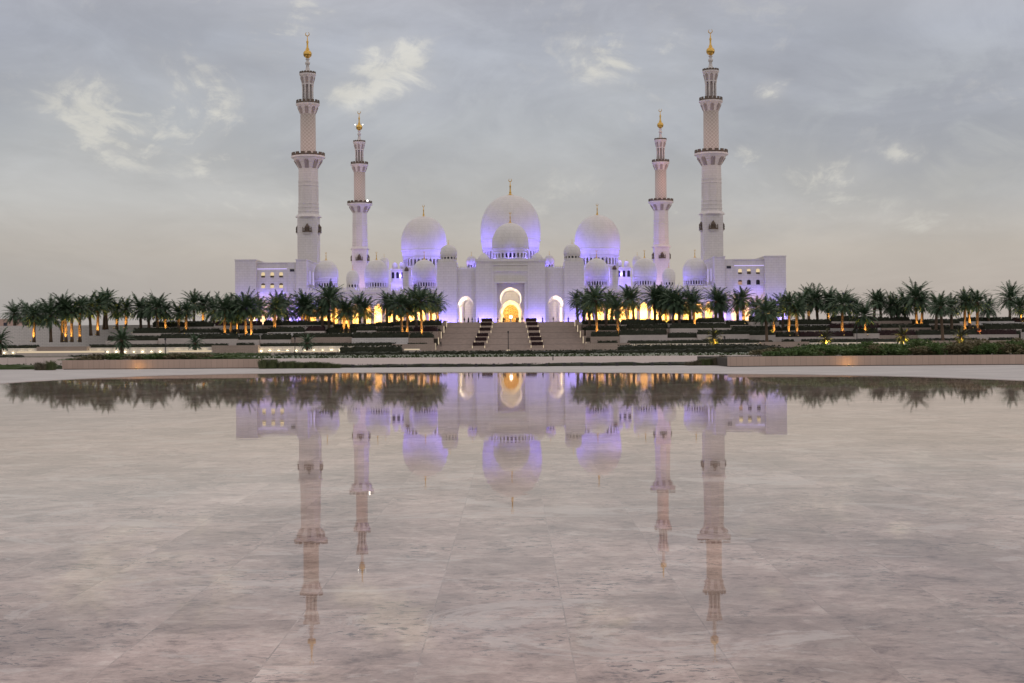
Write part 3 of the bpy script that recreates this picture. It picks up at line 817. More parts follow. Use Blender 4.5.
# ------------------------------------------------------------------ minarets
def minaret(label, mat, shaft):
    root = empty('minaret', (0, 0, 0), label, 'minaret', 'minarets of the mosque')
    k = 538 / F                       # metres per pixel of the front pair
    def Z(py): return zz(py, 538) - PZ
    def r(px): return px * k
    hw_ = r(9.9)
    mb = MB().box(-hw_, hw_, -hw_, hw_, -.1, Z(216))
    mb.lathe([(hw_ * 1.40, Z(216)), (hw_ * 1.06, Z(212.5))], n=8, rot=PI / 8)
    b = mb.build('square_base', mat, root)
    cs = math.cos(PI / 8)
    def oc(prof, name, m, n=8, smooth=False): return MB().lathe([(p[0] / (cs if n == 8 else 1), p[1]) for p in prof], n=n, rot=PI / 8 if n == 8 else 0).build(name, m, root, smooth=smooth)
    oc([(r(9.8), Z(212.6)), (r(9.8), Z(211)), (r(10.1), Z(210.8)), (r(10.1), Z(209.8)), (r(9.7), Z(209.6)), (r(9.7), Z(207)), (r(10.05), Z(206.8)), (r(10.05), Z(205.9)), (r(9.6), Z(205.7)), (r(9.6), Z(203)), (r(9.9), Z(202.8)), (r(9.9), Z(202)),
        (r(9.45), Z(201.8)), (r(9.4), Z(185.2)), (r(9.8), Z(185)), (r(9.8), Z(184)), (r(9.4), Z(183.8)), (r(9.4), Z(181.4)), (r(9.75), Z(181.2)), (r(9.75), Z(180.4)), (r(9.3), Z(180.2)), (r(9.2), Z(167))], 'octagon_shaft', mat)
    mb = MB()                         # slim raised panels on the octagon's faces
    for q in range(8):
        a = PI / 4 * q
        M_ = Matrix.Rotation(a, 4, 'Z')
        for (x0, x1) in ((-r(2.9), -r(2.4)), (r(2.4), r(2.9))):
            bb = MB().box(r(9.2), r(9.62), x0, x1, Z(200), Z(187)); mb.add([M_ @ Vector(v) for v in bb.v], bb.f)
        bb = MB().box(r(9.2), r(9.62), -r(2.4), r(2.4), Z(188), Z(187)); mb.add([M_ @ Vector(v) for v in bb.v], bb.f)
    mb.build('shaft_panel', 'marble_trim', root)
    def balcony(zb, zt, r0, r1, n=16, m=mat):
        h = zt - zb
        o = MB().lathe([(r0, zb), (r0 * 1.02, zb + .1 * h), (r0 + (r1 - r0) * .35, zb + .5 * h), (r0 + (r1 - r0) * .8, zb + .84 * h), (r1, zb + .88 * h), (r1, zt), (r0 * .5, zt)], n=n, rot=PI / n).build('balcony', m, root)
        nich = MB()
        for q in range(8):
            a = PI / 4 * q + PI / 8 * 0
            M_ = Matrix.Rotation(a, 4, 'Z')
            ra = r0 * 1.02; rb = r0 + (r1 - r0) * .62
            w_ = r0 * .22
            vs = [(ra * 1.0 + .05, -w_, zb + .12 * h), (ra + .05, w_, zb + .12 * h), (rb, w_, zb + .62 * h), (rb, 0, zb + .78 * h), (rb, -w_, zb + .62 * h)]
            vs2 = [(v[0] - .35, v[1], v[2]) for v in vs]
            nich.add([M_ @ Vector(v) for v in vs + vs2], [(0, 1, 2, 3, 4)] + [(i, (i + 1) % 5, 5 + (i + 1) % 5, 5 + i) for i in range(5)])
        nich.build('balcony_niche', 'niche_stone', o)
        rl = MB()
        rl.lathe([(r1 * .97, zt), (r1 * .97, zt + .12 * h), (r1 * .93, zt + .12 * h)], n=n, rot=PI / n)
        for q in range(16):
            a = 2 * PI * (q + .5) / 16
            M_ = Matrix.Rotation(a, 4, 'Z')
            bb = MB().box(r1 * .9, r1 * .97, -r1 * .11, r1 * .11, zt, zt + r(3.4) * (1 if r1 > r(9) else .6)); rl.add([M_ @ Vector(v) for v in bb.v], bb.f)
        rl.build('balcony_railing', 'bronze', o)
        return o
    balcony(Z(169), Z(155), r(9.2), r(17.0))
    oc([(r(8.2), Z(155.1)), (r(8.2), Z(153)), (r(7.7), Z(152.5)), (r(7.6), Z(113))], 'lattice_shaft', shaft, 32, True)
    balcony(Z(114), Z(102.5), r(7.5), r(11.9))
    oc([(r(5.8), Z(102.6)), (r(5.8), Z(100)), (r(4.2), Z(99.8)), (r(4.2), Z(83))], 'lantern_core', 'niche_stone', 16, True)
    mb = MB()
    for q in range(8):
        a = PI / 4 * (q + .5)
        mb.lathe([(r(1.05), Z(100.2)), (r(.85), Z(98.5)), (r(.8), Z(86)), (r(1.3), Z(83)), (r(1.3), Z(81.5))], (r(5.0) * math.cos(a), r(5.0) * math.sin(a), 0), 8)
    mb.build('lantern_column', mat, root)
    o = balcony(Z(83.5), Z(72.5), r(5.6), r(8.4), 16)
    oc([(r(5), Z(72.6)), (r(2.6), Z(69.5)), (r(1.7), Z(66)), (r(1.5), Z(63.5)), (r(2.4), Z(62.8)), (r(2.5), Z(61)), (r(1.4), Z(60.2)), (r(1.3), Z(58.6)), (r(2.1), Z(58.2)), (r(2.1), Z(57.4)), (r(1.2), Z(57))], 'spire', mat, 16, True)
    f = oc([(r(1.2), Z(57.2))] + [(r(3.7) * math.sin(PI * q / 10) + r(.6), Z(52.6) - r(3.9) * math.cos(PI * q / 10)) for q in range(1, 10)] + [(r(1.9), Z(48)), (r(1.0), Z(46)), (r(.85), Z(42)), (r(1.3), Z(40.5)), (r(.6), Z(39)), (r(.3), Z(35)), (0, Z(34.6))], 'finial', 'gold', 16, True)
    rr = r(1.9)
    pts = [(rr * math.cos(a), 0, Z(32.6) + rr * math.sin(a)) for a in [R(65) - R(310) * q / 14 for q in range(15)]]
    MB().tube(pts, [rr * .24 * math.sin(PI * (q + .8) / 15.6) + .03 for q in range(15)], 5).build('crescent', 'gold', f, smooth=True)
    # little kiosk balconies on the four faces of the base
    for q in range(4):
        M_ = Matrix.Rotation(PI / 2 * q, 4, 'Z')
        mb = MB().box(-r(4.6), r(4.6), -hw_ - r(2.4), -hw_, Z(231.5), Z(230)); 
        for xx in (-4.2, -2.1, 0, 2.1, 4.2): mb.box(r(xx) - .12, r(xx) + .12, -hw_ - r(2.2), -hw_ - r(1.9), Z(230), Z(226.3))
        mb.box(-r(4.6), r(4.6), -hw_ - r(2.4), -hw_ - r(2.0), Z(228.8), Z(228))
        mb.lathe([(r(2.4), Z(227)), (r(2.3), Z(225.8)), (r(1.2), Z(224.2)), (0, Z(222.5))], (0, -hw_ - r(.6), 0), 8)
        mb.box(-r(2), r(2), -hw_ - r(.9), -hw_ - .01, Z(230), Z(226.8))
        br = MB().add([M_ @ Vector(v) for v in mb.v], mb.f).build('kiosk_balcony', 'bronze', root)
        m2 = MB().box(-r(4.0), r(4.0), -hw_ - r(1.9), -hw_, Z(232.4), Z(231.55)); m2.box(-r(3.0), r(3.0), -hw_ - r(1.2), -hw_, Z(233.4), Z(232.45))
        MB().add([M_ @ Vector(v) for v in m2.v], m2.f).build('balcony_corbel', mat, br)
    return root
mA = minaret('tall pale minaret with gold finial rising behind the left end pavilion', 'marble_wall', 'lattice_shaft')
MX = 201.5 * 538 / F
mA.location = (CX - MX, 538, PZ)
mBm = copy_tree(mA); mBm.location = (CX + MX, 538, PZ); mBm['label'] = 'tall pale minaret with gold finial rising behind the right end pavilion'
mC = copy_tree(mA); mC.location = (CX - MX, 720, PZ); mC['label'] = 'shorter-looking pinkish rear minaret left of the domes, bright lamps by its gold ball'
mD = copy_tree(mA); mD.location = (CX + MX, 720, PZ); mD['label'] = 'shorter-looking rose-lit rear minaret right of the domes'
PINK = (1., .34, .36)
for sx in (-1, 1):
    for dx, dy in ((0, -15), (sx * 14, -9)):
        for z_, e in ((44, .55), (78, .9), (100, .5)):
            lamp('minaret_pink_light', (CX + sx * MX + dx, 720 + dy, PZ + z_), (1., .42, .42) if sx > 0 else (1, .56, .62), (1500 if sx > 0 else 800) * e, .3)
    lamp('minaret_violet_light', (CX + sx * MX, 708, PZ + 20), (.8, .45, 1.), 2600, .3)
    for dx, dy in ((-13, -13), (13, -13)):
        lamp('minaret_soft_light', (CX + sx * MX + dx, 538 + dy, PZ + 70), (1, .60, .58), 1500, .3)
for sx, pos in ((-1, -1), (-1, 1)):
    s_ = MB().lathe([(0, -.55), (.5, -.3), (.6, 0), (.5, .3), (0, .55)], (0, 0, 0), 10).build('flood_lamp', 'star_lamp', smooth=True)
    s_.scale = (.42, .42, .42); s_.parent = mC; s_.location = (pos * 1.9, -1.2, zz(49.5, 538) - PZ)
s_ = MB().lathe([(0, -.5), (.6, 0), (0, .5)], (0, 0, 0), 10).build('flood_lamp', 'star_lamp', smooth=True); s_.parent = mC; s_.location = (4.4, -4.2, zz(152, 538) - PZ)

# ------------------------------------------------------------------ grand stairs
ST0, ST1 = 421.0, 455.0
stairs = empty('grand_staircase', (CX, ST0, -.9), 'broad stone staircase in three flights rising to the portal', 'staircase')
nst = 60; zb = -.9
def half(Y): return 22.8 + (20.2 - 22.8) * (Y - ST0) / (ST1 - ST0)
prof = []
y_, z_ = ST0, zb
land = {12: 1.6, 24: 1.6, 36: 1.6, 48: 1.6}
tread = (ST1 - ST0 - 6.4) / nst; rise = (PZ - zb) / nst
mb = MB()
pr = []
for k in range(nst):
    pr.append((y_, z_)); z_ += rise; pr.append((y_, z_)); y_ += tread + land.get(k, 0)
pr.append((457.2, PZ + .004))
pr[-2] = (pr[-2][0], PZ + .004)
vs = []
for (a, b) in pr: vs += [(-half(a), a - ST0, b + .9), (half(a), a - ST0, b + .9)]
mb.add(vs, [(2 * i, 2 * i + 1, 2 * i + 3, 2 * i + 2) for i in range(len(pr) - 1)])
for sgn in (0, 1):
    n0 = len(mb.v)
    ring = [vs[2 * i + sgn] for i in range(len(pr))] + [(vs[2 * (len(pr) - 1) + sgn][0], 457.2 - ST0, 0), (vs[sgn][0], 0, 0)]
    tr_ = tessellate_polygon([[Vector((p[1], p[2], 0)) for p in ring]])
    mb.add(ring, [tuple(q) for q in tr_])
mb.build('flight', 'step_stone', stairs)
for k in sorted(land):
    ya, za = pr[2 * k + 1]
    MB().box(-half(ya) + .05, half(ya) - .05, ya - ST0 - .12, ya - ST0 - .004, za + .9 - .22, za + .9 + .012).build('landing_shade', 'stair_shade', stairs)  # thin dark strip paints the shade at each landing
def stair_z(Y):
    z0 = zb
    for a, b in pr:
        if a <= Y: z0 = b
    return z0
def stair_box(px, py, w, h, d, D): pass
# stepped side walls with light strips (parts of the stairs)
for sx in (-1, 1):
    for q in range(5):
        Ya = ST0 + .5 + q * 6.8; Yb = Ya + 6.8
        zt = stair_z(Yb - .5) + .55
        xh = half(Ya)
        x0, x1 = sorted((sx * (xh + .02), sx * (xh + 1.1)))
        sw = MB().box(x0, x1, Ya - ST0 + (.01 if q else 0), Yb - ST0, -.2, zt + .9).build('side_wall', 'terrace_stone', stairs)
        xs0, xs1 = sorted((sx * (xh - .25), sx * (xh + .0)))
        MB().box(xs0, xs1, Ya - ST0 - .12, Ya - ST0 - .02, stair_z(Ya) + .9 + .1, zt + .7).build('light_strip', 'led_cream', sw)
# the two rows of planters that divide the flights
PLN = [(487.2, 531.2, 321.6), (486.4, 532.2, 325.4), (485.2, 533.7, 329.6), (482.6, 534.4, 335.0), (481.0, 536.0, 340.4), (478.6, 537.2, 346.8)]
proto = None
for row, sx in ((0, -1), (1, 1)):
    for q, p in enumerate(PLN):
        Y = 453.5 - q * 5.95
        px = p[row]
        X = (px - 512) / F * Y
        z0 = stair_z(Y)
        if proto is None:
            pt = proto = empty('stair_planter', (0, 0, 0), 'x', 'planter', 'planters dividing the stair flights')
            MB().box(-1.75, 1.75, -.9, 1.2, -1.4, .62).build('box', 'terrace_stone', pt)
            hm = MB()
            for a in range(11):
                for b in range(7):
                    pass
            bm = bmesh.new(); bmesh.ops.create_cube(bm, size=1); bmesh.ops.subdivide_edges(bm, edges=bm.edges[:], cuts=7, use_grid_fill=True)
            for v in bm.verts:
                v.co = Vector((v.co.x * 3.3, v.co.y * 1.9 + .15, v.co.z * 1.1 + 1.08)) + Vector((rnd.uniform(-.12, .12), rnd.uniform(-.1, .1), rnd.uniform(-.12, .12)))
            me = bpy.data.meshes.new('hedge'); bm.to_mesh(me); bm.free(); me.materials.append(MATS['maroon_hedge'])
            ho = bpy.data.objects.new('clipped_hedge', me); col.objects.link(ho); ho.parent = pt
            MB().box(1.76, 2.0, -1.0, -.88, -.1, .7).build('light_strip', 'led_cream', pt)
            MB().box(-2.0, -1.76, -1.0, -.88, -.1, .7).build('light_strip', 'led_cream', pt)
        else: pt = copy_tree(proto)
        pt.location = (X, Y, z0)
        sc = 1 - .0 * q
        pt['label'] = 'dark red hedge in stone planter, %s from top in %s stair row' % (ordinal(q + 1), 'left' if sx < 0 else 'right')

# ------------------------------------------------------------------ terrace walls and hedges
def hedge_mesh(L, Dp, H, leaf, seed, jit=.14):
    r_ = random.Random(seed)
    bm = bmesh.new()
    nx_, ny_, nz_ = max(2, int(L / .55)), max(2, int(Dp / .6)), 3
    def jv(x_, y_, z_): return (x_ + r_.uniform(-jit, jit), y_ + r_.uniform(-jit, jit), max(0, z_ + r_.uniform(-jit, jit) * (1.2 if z_ > 0 else 0)))
    grid = {}
    mb = MB()
    prof_ = [(-Dp / 2, 0), (-Dp / 2, H * .5), (-Dp / 2 + .1, H * .92), (-Dp / 6, H), (Dp / 6, H), (Dp / 2 - .1, H * .92), (Dp / 2, 0)]
    vs = []; m = len(prof_)
    for i in range(nx_ + 1):
        x_ = -L / 2 + L * i / nx_
        hh = 1 + r_.uniform(-.12, .12)
        e = .75 if i in (0, nx_) else 1
        for (py_, pz_) in prof_: vs.append(jv(x_, py_ * e, pz_ * hh * e))
    mb.add(vs, [(i * m + j, (i + 1) * m + j, (i + 1) * m + j + 1, i * m + j + 1) for i in range(nx_) for j in range(m - 1)] + [tuple(range(m)), tuple(nx_ * m + j for j in range(m - 1, -1, -1))])
    # leaf tips standing out of the clipped faces
    for _ in range(int(L * 16)):
        x_ = r_.uniform(-L / 2, L / 2); y0 = r_.uniform(-Dp / 2, Dp / 3); z0 = H * r_.uniform(.6, 1.02) if y0 < -Dp / 2.6 else H * r_.uniform(.95, 1.08)
        a = r_.uniform(0, PI); s = r_.uniform(.1, .24) * min(1, H * 1.1)
        mb.add([(x_ - s * math.cos(a), y0 - s * math.sin(a), z0), (x_ + s * math.cos(a), y0 + s * math.sin(a), z0), (x_, y0, z0 + s * 1.4)], [(0, 1, 2)])
    return mb
names = ['lowest', 'second', 'third', 'top']
for k, (D, zt, nm) in enumerate(TER):
    for sx in (-1, 1):
        inner = 23.4 - .8 * k + 1.15
        outer = (-LEFT_END - 4 * k) if sx < 0 else 168
        xcur = inner; idx = 0
        while xcur < outer - 4:
            if k == 0: break
            idx += 1
            L = rnd.uniform(6, 19)
            if outer - xcur - L < 6: L = outer - xcur
            dy = rnd.choice([0, 1.2, -1.3, 2.6, -2.6])
            dz = rnd.choice([0, .3, .6, -.35])
            a, b = xcur + .03, xcur + L - .03
            x0, x1 = sorted((sx * a, sx * b))
            z0 = TER[k - 1][1] - .5
            stone = rnd.choice(['pale_stone', 'paler_stone', 'paler_stone', 'terrace_stone'])
            if idx == 1: stone = 'terrace_stone'; dy = -1.5; dz = .2
            hgt = (zt + dz) - z0
            o = MB().box(-(x1 - x0) / 2, (x1 - x0) / 2, -.5, 3.2 + .01 * idx, 0, hgt).build('terrace_wall', stone, None, ((x0 + x1) / 2, D + dy, z0))
            tag(o, '%s stone wall on the %s terrace, %s %s of the grand stairs' % ({'pale_stone': 'pale', 'paler_stone': 'light beige', 'terrace_stone': 'brownish'}[stone], names[k], ordinal(idx), 'left' if sx < 0 else 'right'), 'wall', 'retaining walls of the planted terraces')
            hh = rnd.uniform(1.1, 1.7)
            ho = hedge_mesh(L - .3, 2.2, hh, 'hedge_leaf', rnd.random()).build('clipped_hedge', 'hedge_leaf' if rnd.random() < .8 else 'maroon_hedge', None, ((x0 + x1) / 2, D + dy + 2.0, zt + dz - .02))
            tag(ho, 'dark clipped hedge on the %s terrace wall, %s %s of the grand stairs' % (names[k], ordinal(idx), 'left' if sx < 0 else 'right'), 'hedge', 'dark hedges on the terraces')
            if True:      # a second hedge at the foot of the wall
                h2 = hedge_mesh(L * rnd.uniform(.5, .95), 1.6, rnd.uniform(.8, 1.3), 'hedge_leaf', rnd.random()).build('clipped_hedge', 'hedge_leaf', None, ((x0 + x1) / 2 + rnd.uniform(-1, 1), D + dy - 2.2, TER[k - 1][1] - .1))
                tag(h2, 'dark hedge at the foot of the %s terrace wall, %s %s of stairs' % (names[k], ordinal(idx), 'left' if sx < 0 else 'right'), 'hedge', 'dark hedges on the terraces')
            xcur += L
    # hedge along the platform's edge is built with the top terrace below
# lowest wall: lit stretches between projecting stone blocks
spans = [(-60, 37, 'lit'), (37, 87, 'block'), (87, 212, 'lit'), (212, 258, 'block'), (258, 392, 'lit'), (392, 434.5, 'block'),
         (585, 630, 'block'), (630, 761, 'lit'), (761, 809, 'block'), (809, 935, 'lit'), (935, 1090, 'block')]
wl = None; nl = 0
for i, (pa, pb, kind) in enumerate(spans):
    D = 411.2 if kind == 'lit' else 408.6
    xa, xb = (pa - 512) / F * D, (pb - 512) / F * D
    side = 'left' if pa < 512 else 'right'
    if kind == 'block':
        o = MB().box(-(xb - xa) / 2, (xb - xa) / 2, -.4, 5.5, 0, 2.15 + (.1 if side == 'left' else .0)).build('stone_planter_wall', 'terrace_stone', None, ((xa + xb) / 2, D, -.95))
        n_ = [s_ for s_ in spans if s_[2] == 'block' and (s_[0] < 512) == (pa < 512)]
        n_ = (sorted(n_, key=lambda s_: abs(s_[0] - 510)).index((pa, pb, kind)) + 1)
        tag(o, 'brown projecting stone block in the lowest terrace wall, %s %s of the stairs' % (ordinal(n_), side), 'wall', 'projecting blocks of the lowest wall')
    else:
        o = MB().box(-(xb - xa) / 2 + .02, (xb - xa) / 2 - .02, -.3, 3.0, 0, 1.85).build('lit_wall', 'pale_stone', None, ((xa + xb) / 2, D, -.95))
        n_ = [s_ for s_ in spans if s_[2] == 'lit' and (s_[0] < 512) == (pa < 512)]
        n_ = (sorted(n_, key=lambda s_: abs(s_[0] - 510)).index((pa, pb, kind)) + 1)
        tag(o, 'pale low terrace wall washed by warm lights, %s lit stretch %s of the stairs' % (ordinal(n_), side), 'wall', 'lit stretches of the lowest wall')
        ho = hedge_mesh(xb - xa - .4, 2.4, .8, 'hedge_leaf', i).build('clipped_hedge', 'hedge_leaf', None, ((xa + xb) / 2, D + 2.2, .89))
        tag(ho, 'dark clipped hedge above the lit low wall, %s stretch %s of the stairs' % (ordinal(n_), side), 'hedge', 'dark hedges on the terraces')
        step = 2.58; x_ = xa + 1.0
        q = 0
        while x_ < xb - .6:
            if wl is None:
                wl = tag(MB().lathe([(0, -.30), (.2, -.24), (.30, 0), (.2, .24), (0, .30)], (0, 0, 0), 10).build('wall_light', 'lamp_white', smooth=True), 'x', 'light', 'small lights along the lowest wall')
                o2 = wl
            else: o2 = wl.copy(); col.objects.link(o2)
            sc_ = rnd.choice([.7, .85, 1, 1, 1.15])
            o2.scale = (1.25 * sc_, .5, .8 * sc_); o2.location = (x_, D - .62, -.38 + rnd.uniform(-.05, .05))
            q += 1; nl += 1
            o2['label'] = 'warm light on %s lit wall %s of stairs, %s from its left end' % (ordinal(n_), side, ordinal(q))
            lamp('wall_lamp', (x_, D - 1.2, -.35), (1, .80, .46), 24 * sc_ * sc_, .2)
            x_ += step

# light seats / low kerbs with a lit front before the terraces
for n_, (pa, pb, py, D) in enumerate([(16, 105, 352.6, 330), (168, 212, 351.8, 330), (268, 290, 352.4, 330), (302, 338, 352.0, 330), (404, 420, 350.0, 385), (672, 708, 349.6, 360), (768, 806, 350.2, 360)]):
    p0, p1 = at(pa, py, D), at(pb, py, D)
    L = p1.x - p0.x
    z0 = gz(D)
    b_ = empty('light_bench', ((p0.x + p1.x) / 2, D, z0), 'long low pale bench with glowing front, %s from the left' % ordinal(n_ + 1), 'bench', 'glowing low benches before the terraces')
    zt = max(.3, p0.z - z0 + .35)
    MB().box(-L / 2, L / 2, 0, .7, 0, zt).build('seat', 'paler_stone', b_)
    MB().box(-L / 2 + .1, L / 2 - .1, -.05, -.005, zt * .6, zt - .06).build('light_strip', 'led_cream', b_)

# ------------------------------------------------------------------ date palms
def frond(mb, org, az, el, L, droop, r_, wid=1.0, nseg=9, tw=0.0):
    d0 = Vector((math.cos(az) * math.cos(el), math.sin(az) * math.cos(el), math.sin(el)))
    side = Vector((-math.sin(az), math.cos(az), 0))
    p = Vector(org); dirv = d0.copy(); pts = [p.copy()]; dirs = [dirv.copy()]
    for i in range(nseg):
        u = (i + 1) / nseg
        dirv = (dirv + Vector((0, 0, -droop * (.35 + u) / nseg))).normalized()
        p = p + dirv * L / nseg; pts.append(p.copy()); dirs.append(dirv.copy())
    mb.tube(pts, [.055 * (1 - .8 * i / nseg) for i in range(nseg + 1)], 3)
    n = 17
    for i in range(1, n + 1):
        u = .12 + .88 * i / n
        f = u * nseg; j = min(int(f), nseg - 1); q = pts[j].lerp(pts[j + 1], f - j); dv = dirs[j]
        upv = side.cross(dv).normalized()
        ll = L * .215 * wid * (math.sin(PI * min(1, .18 + u * .78)) ** .7) * r_.uniform(.8, 1.12)
        for s in (-1, 1):
            out = (dv * .75 + side * s * .8 + upv * r_.uniform(-.15, .38) + Vector((0, 0, -.12))).normalized()
            w_ = .15
            mb.add([q - dv * w_, q + dv * w_, q + out * ll], [(0, 1, 2)])
def palm_meshes(seed, H, crown=1.0, dense=46, dry=.1):
    r_ = random.Random(seed)
    tr = MB()
    lean = (r_.uniform(-.03, .03), r_.uniform(-.03, .03))
    pts = []; rad = []
    for i in range(9):
        u = i / 8
        pts.append((lean[0] * H * u * u, lean[1] * H * u * u, -.25 + (H + .25) * u))
        rad.append(.46 * (1.25 if i == 0 else 1.0) * (1 - .22 * u) * (1.0 + (.12 if i % 2 else 0)))
    rad[-1] = .55; rad[-2] = .48
    tr.tube(pts, rad, 9)
    for q in range(26):     # old leaf bases standing off the trunk
        u = .55 + .45 * q / 26; a = q * 2.4; zq = H * u
        c = Vector((lean[0] * H * u * u, lean[1] * H * u * u, zq))
        o_ = Vector((math.cos(a), math.sin(a), 0)); s_ = Vector((-math.sin(a), math.cos(a), 0))
        tr.add([c + o_ * .25 - s_ * .12, c + o_ * .25 + s_ * .12, c + o_ * .52 + Vector((0, 0, .32))], [(0, 1, 2)])
    cr = MB(); dr = MB()
    top = Vector(pts[-1]) + Vector((0, 0, .1))
    for q in range(dense):
        u = q / dense
        az = q * 2.39996 + r_.uniform(-.25, .25)
        el = R(74) - R(98) * u ** .8 + r_.uniform(-.12, .12)
        L = crown * r_.uniform(5.7, 6.8) * (.82 + .18 * math.sin(PI * min(1, u + .25)))
        frond(cr, top - Vector((0, 0, .7 * u)), az, el, L, (.60 + .72 * math.cos(el)) * r_.uniform(.8, 1.2), r_)
    for q in range(int(dense * dry)):
        az = r_.uniform(0, 2 * PI)
        frond(cr, top - Vector((0, 0, .9)), az, R(r_.uniform(-45, -20)), crown * r_.uniform(3.0, 3.8), .8, r_)
    return tr, cr
protos = []
for i, (H, cw, dn) in enumerate([(10, .95, 62), (10, 1.06, 70), (10, .88, 58), (10, 1.0, 74)]):
    tr, cr = palm_meshes(40 + i, H, cw, dn)
    protos.append((tr.mesh('trunk', 'palm_bark', True), cr.mesh('crown', 'frond')))
tr, cr = palm_meshes(91, 3.4, .58, 40)
small_proto = (tr.mesh('trunk', 'palm_bark', True), cr.mesh('crown', 'frond'))
tr, cr = palm_meshes(95, 3.4, .52, 40)
small_lit = (tr.mesh('trunk', 'palm_bark', True), cr.mesh('crown', 'frond_lit_yellow'))  # yellow of the uplighting put into the crown colour of lit palms

levels = [(416.0, .67), (427.5, 2.87), (438.5, 4.87), (449, 6.87), (461, PZ)]
P = []   # x, base row, top row, lit
for s_ in """15,324,308 27,325,309 34,341,304 43,325,307 51,341,303 62,341,295 66,340,298 72,341,300L 80,340,295L 91,334,296 98,334,293L 104,331,290 107,331,292 117,331,299L 126,330,297
141,330,297 149,331,299 158,336,296L 166,336,300L 179,336,301L 186,335,299L 194,325,292 203,325,293 214,326,299 225,341,297L 231,339,300 238,331,300 246,341,296L 252,339,297L 259,330,297 275,333,296 279,328,292L 285,325,298
302,322,294 306,322,297 309,322,298 323,336,297L 329,333,288 334,330,286 344,333,300L 349,332,299L 360,325,295 365,324,299 387,327,291 395,327,295 402,341,293L 407,341,296 417,331,288 422,341,289L 431,325,292L 438,322,293
578,320,289 584,322,291 590,331,292 597,340,288 606,331,289 618,339,297L 612,326,290 628,324,287 634,322,289 655,324,286 660,327,289 666,325,292 673,328,289 680,328,293 690,326,289 695,331,292 716,320,290 720,320,292 723,320,293
744,327,287L 738,325,292 757,326,297 767,341,300 774,338,298 783,331,294 789,336,291L 797,339,297L 809,322,286L 804,325,291 818,323,289 828,325,290L 834,325,294 842,333,292L 850,322,293 857,326,296 865,334,303L 874,322,289 881,325,290 892,325,294 897,326,296L 905,326,293L 917,327,286L 922,332,291 936,333,293 943,340,294L 952,338,295L 965,337,290L 970,331,290 977,338,290L 989,325,297 1010,320,287 1021,325,295 1034,325,291""".split():
    lit = s_.endswith('L') or (len(P) % 4 == 2); a, b, c = s_.rstrip('L').split(',')  # every fourth palm also gets an added uplight
    P.append((float(a), float(b), float(c), lit))
Lp = sorted([p for p in P if p[0] < 512], key=lambda p: -p[0]); Rp = sorted([p for p in P if p[0] > 512], key=lambda p: p[0])
up_proto = None
def uplight(x_, y_, z_, e, label, colr=AMBER, target=None, ang=R(44), dist=None):
    global up_proto
    if up_proto is None:
        up_proto = empty('ground_uplight', (0, 0, 0), 'x', 'light', 'uplights at the feet of the palms')
        MB().lathe([(.16, 0), (.2, .02), (.2, .28), (.15, .28)], (0, 0, 0), 10).build('housing', 'dark_metal', up_proto)
        MB().lathe([(.14, .285), (.1, .31), (0, .32)], (0, 0, 0), 10).build('lens', 'lamp_amber', up_proto)
        o = up_proto
    else: o = copy_tree(up_proto)
    o.location = (x_, y_, z_); o['label'] = label
    lamp('uplight_lamp', (x_, y_, z_ + .45), colr, e, .08, 'SPOT', target or (0, .22, 1), ang)
    return o
levname = ['lowest terrace', 'second terrace', 'third terrace', 'top terrace', 'mosque platform']
for side, lst in (('left', Lp), ('right', Rp)):
    for n_, (px, pb, pt_, lit) in enumerate(lst):
        pbc = pb + ROLL * (px - 512)          # rows measured with the horizon levelled
        k = min(range(5), key=lambda q: abs(zz(pbc, levels[q][0]) - levels[q][1]))
        D, z0 = levels[k]; D += rnd.uniform(-1.5, 1.5) - (2 if k == 4 else 0) + (3 if k == 4 else 0)
        ptc = pt_ + ROLL * (px - 512)
        topz = zz(ptc, D)
        X = (px - 512) / F * D
        H = max(4.0, topz - z0 - 3.7)         # crown rises some 3.6 m over the trunk's head
        sc = rnd.uniform(.74, 1.06)
        tm, cm = protos[rnd.randrange(4)]
        lab = 'date palm with %s trunk on the %s, %s palm %s of stairs' % ('amber-lit' if lit else 'dark unlit', levname[k], ordinal(n_ + 1), side)
        root = empty('date_palm', (X, D, z0), lab, 'palm tree', 'date palms around the mosque terraces')
        a = rnd.uniform(0, 2 * PI)
        to = bpy.data.objects.new('trunk', tm); col.objects.link(to); to.parent = root; to.scale = (1, 1, H / 10); to.rotation_euler.z = a; root.rotation_euler = (rnd.uniform(-.05, .05), rnd.uniform(-.06, .06), 0)
        co = bpy.data.objects.new('crown', cm); col.objects.link(co); co.parent = root; co.rotation_euler.z = a
        co.scale = (sc, sc, sc); co.location = (0, 0, H - 10 * sc)
        if lit:
            uplight(X + rnd.uniform(-.3, .3), D - 2.2, z0, 4600 * rnd.uniform(.5, 1.25), 'amber ground uplight before the %s palm %s of the stairs' % (ordinal(n_ + 1), side), (1, .53, .12), (0, .45, 1), R(80))
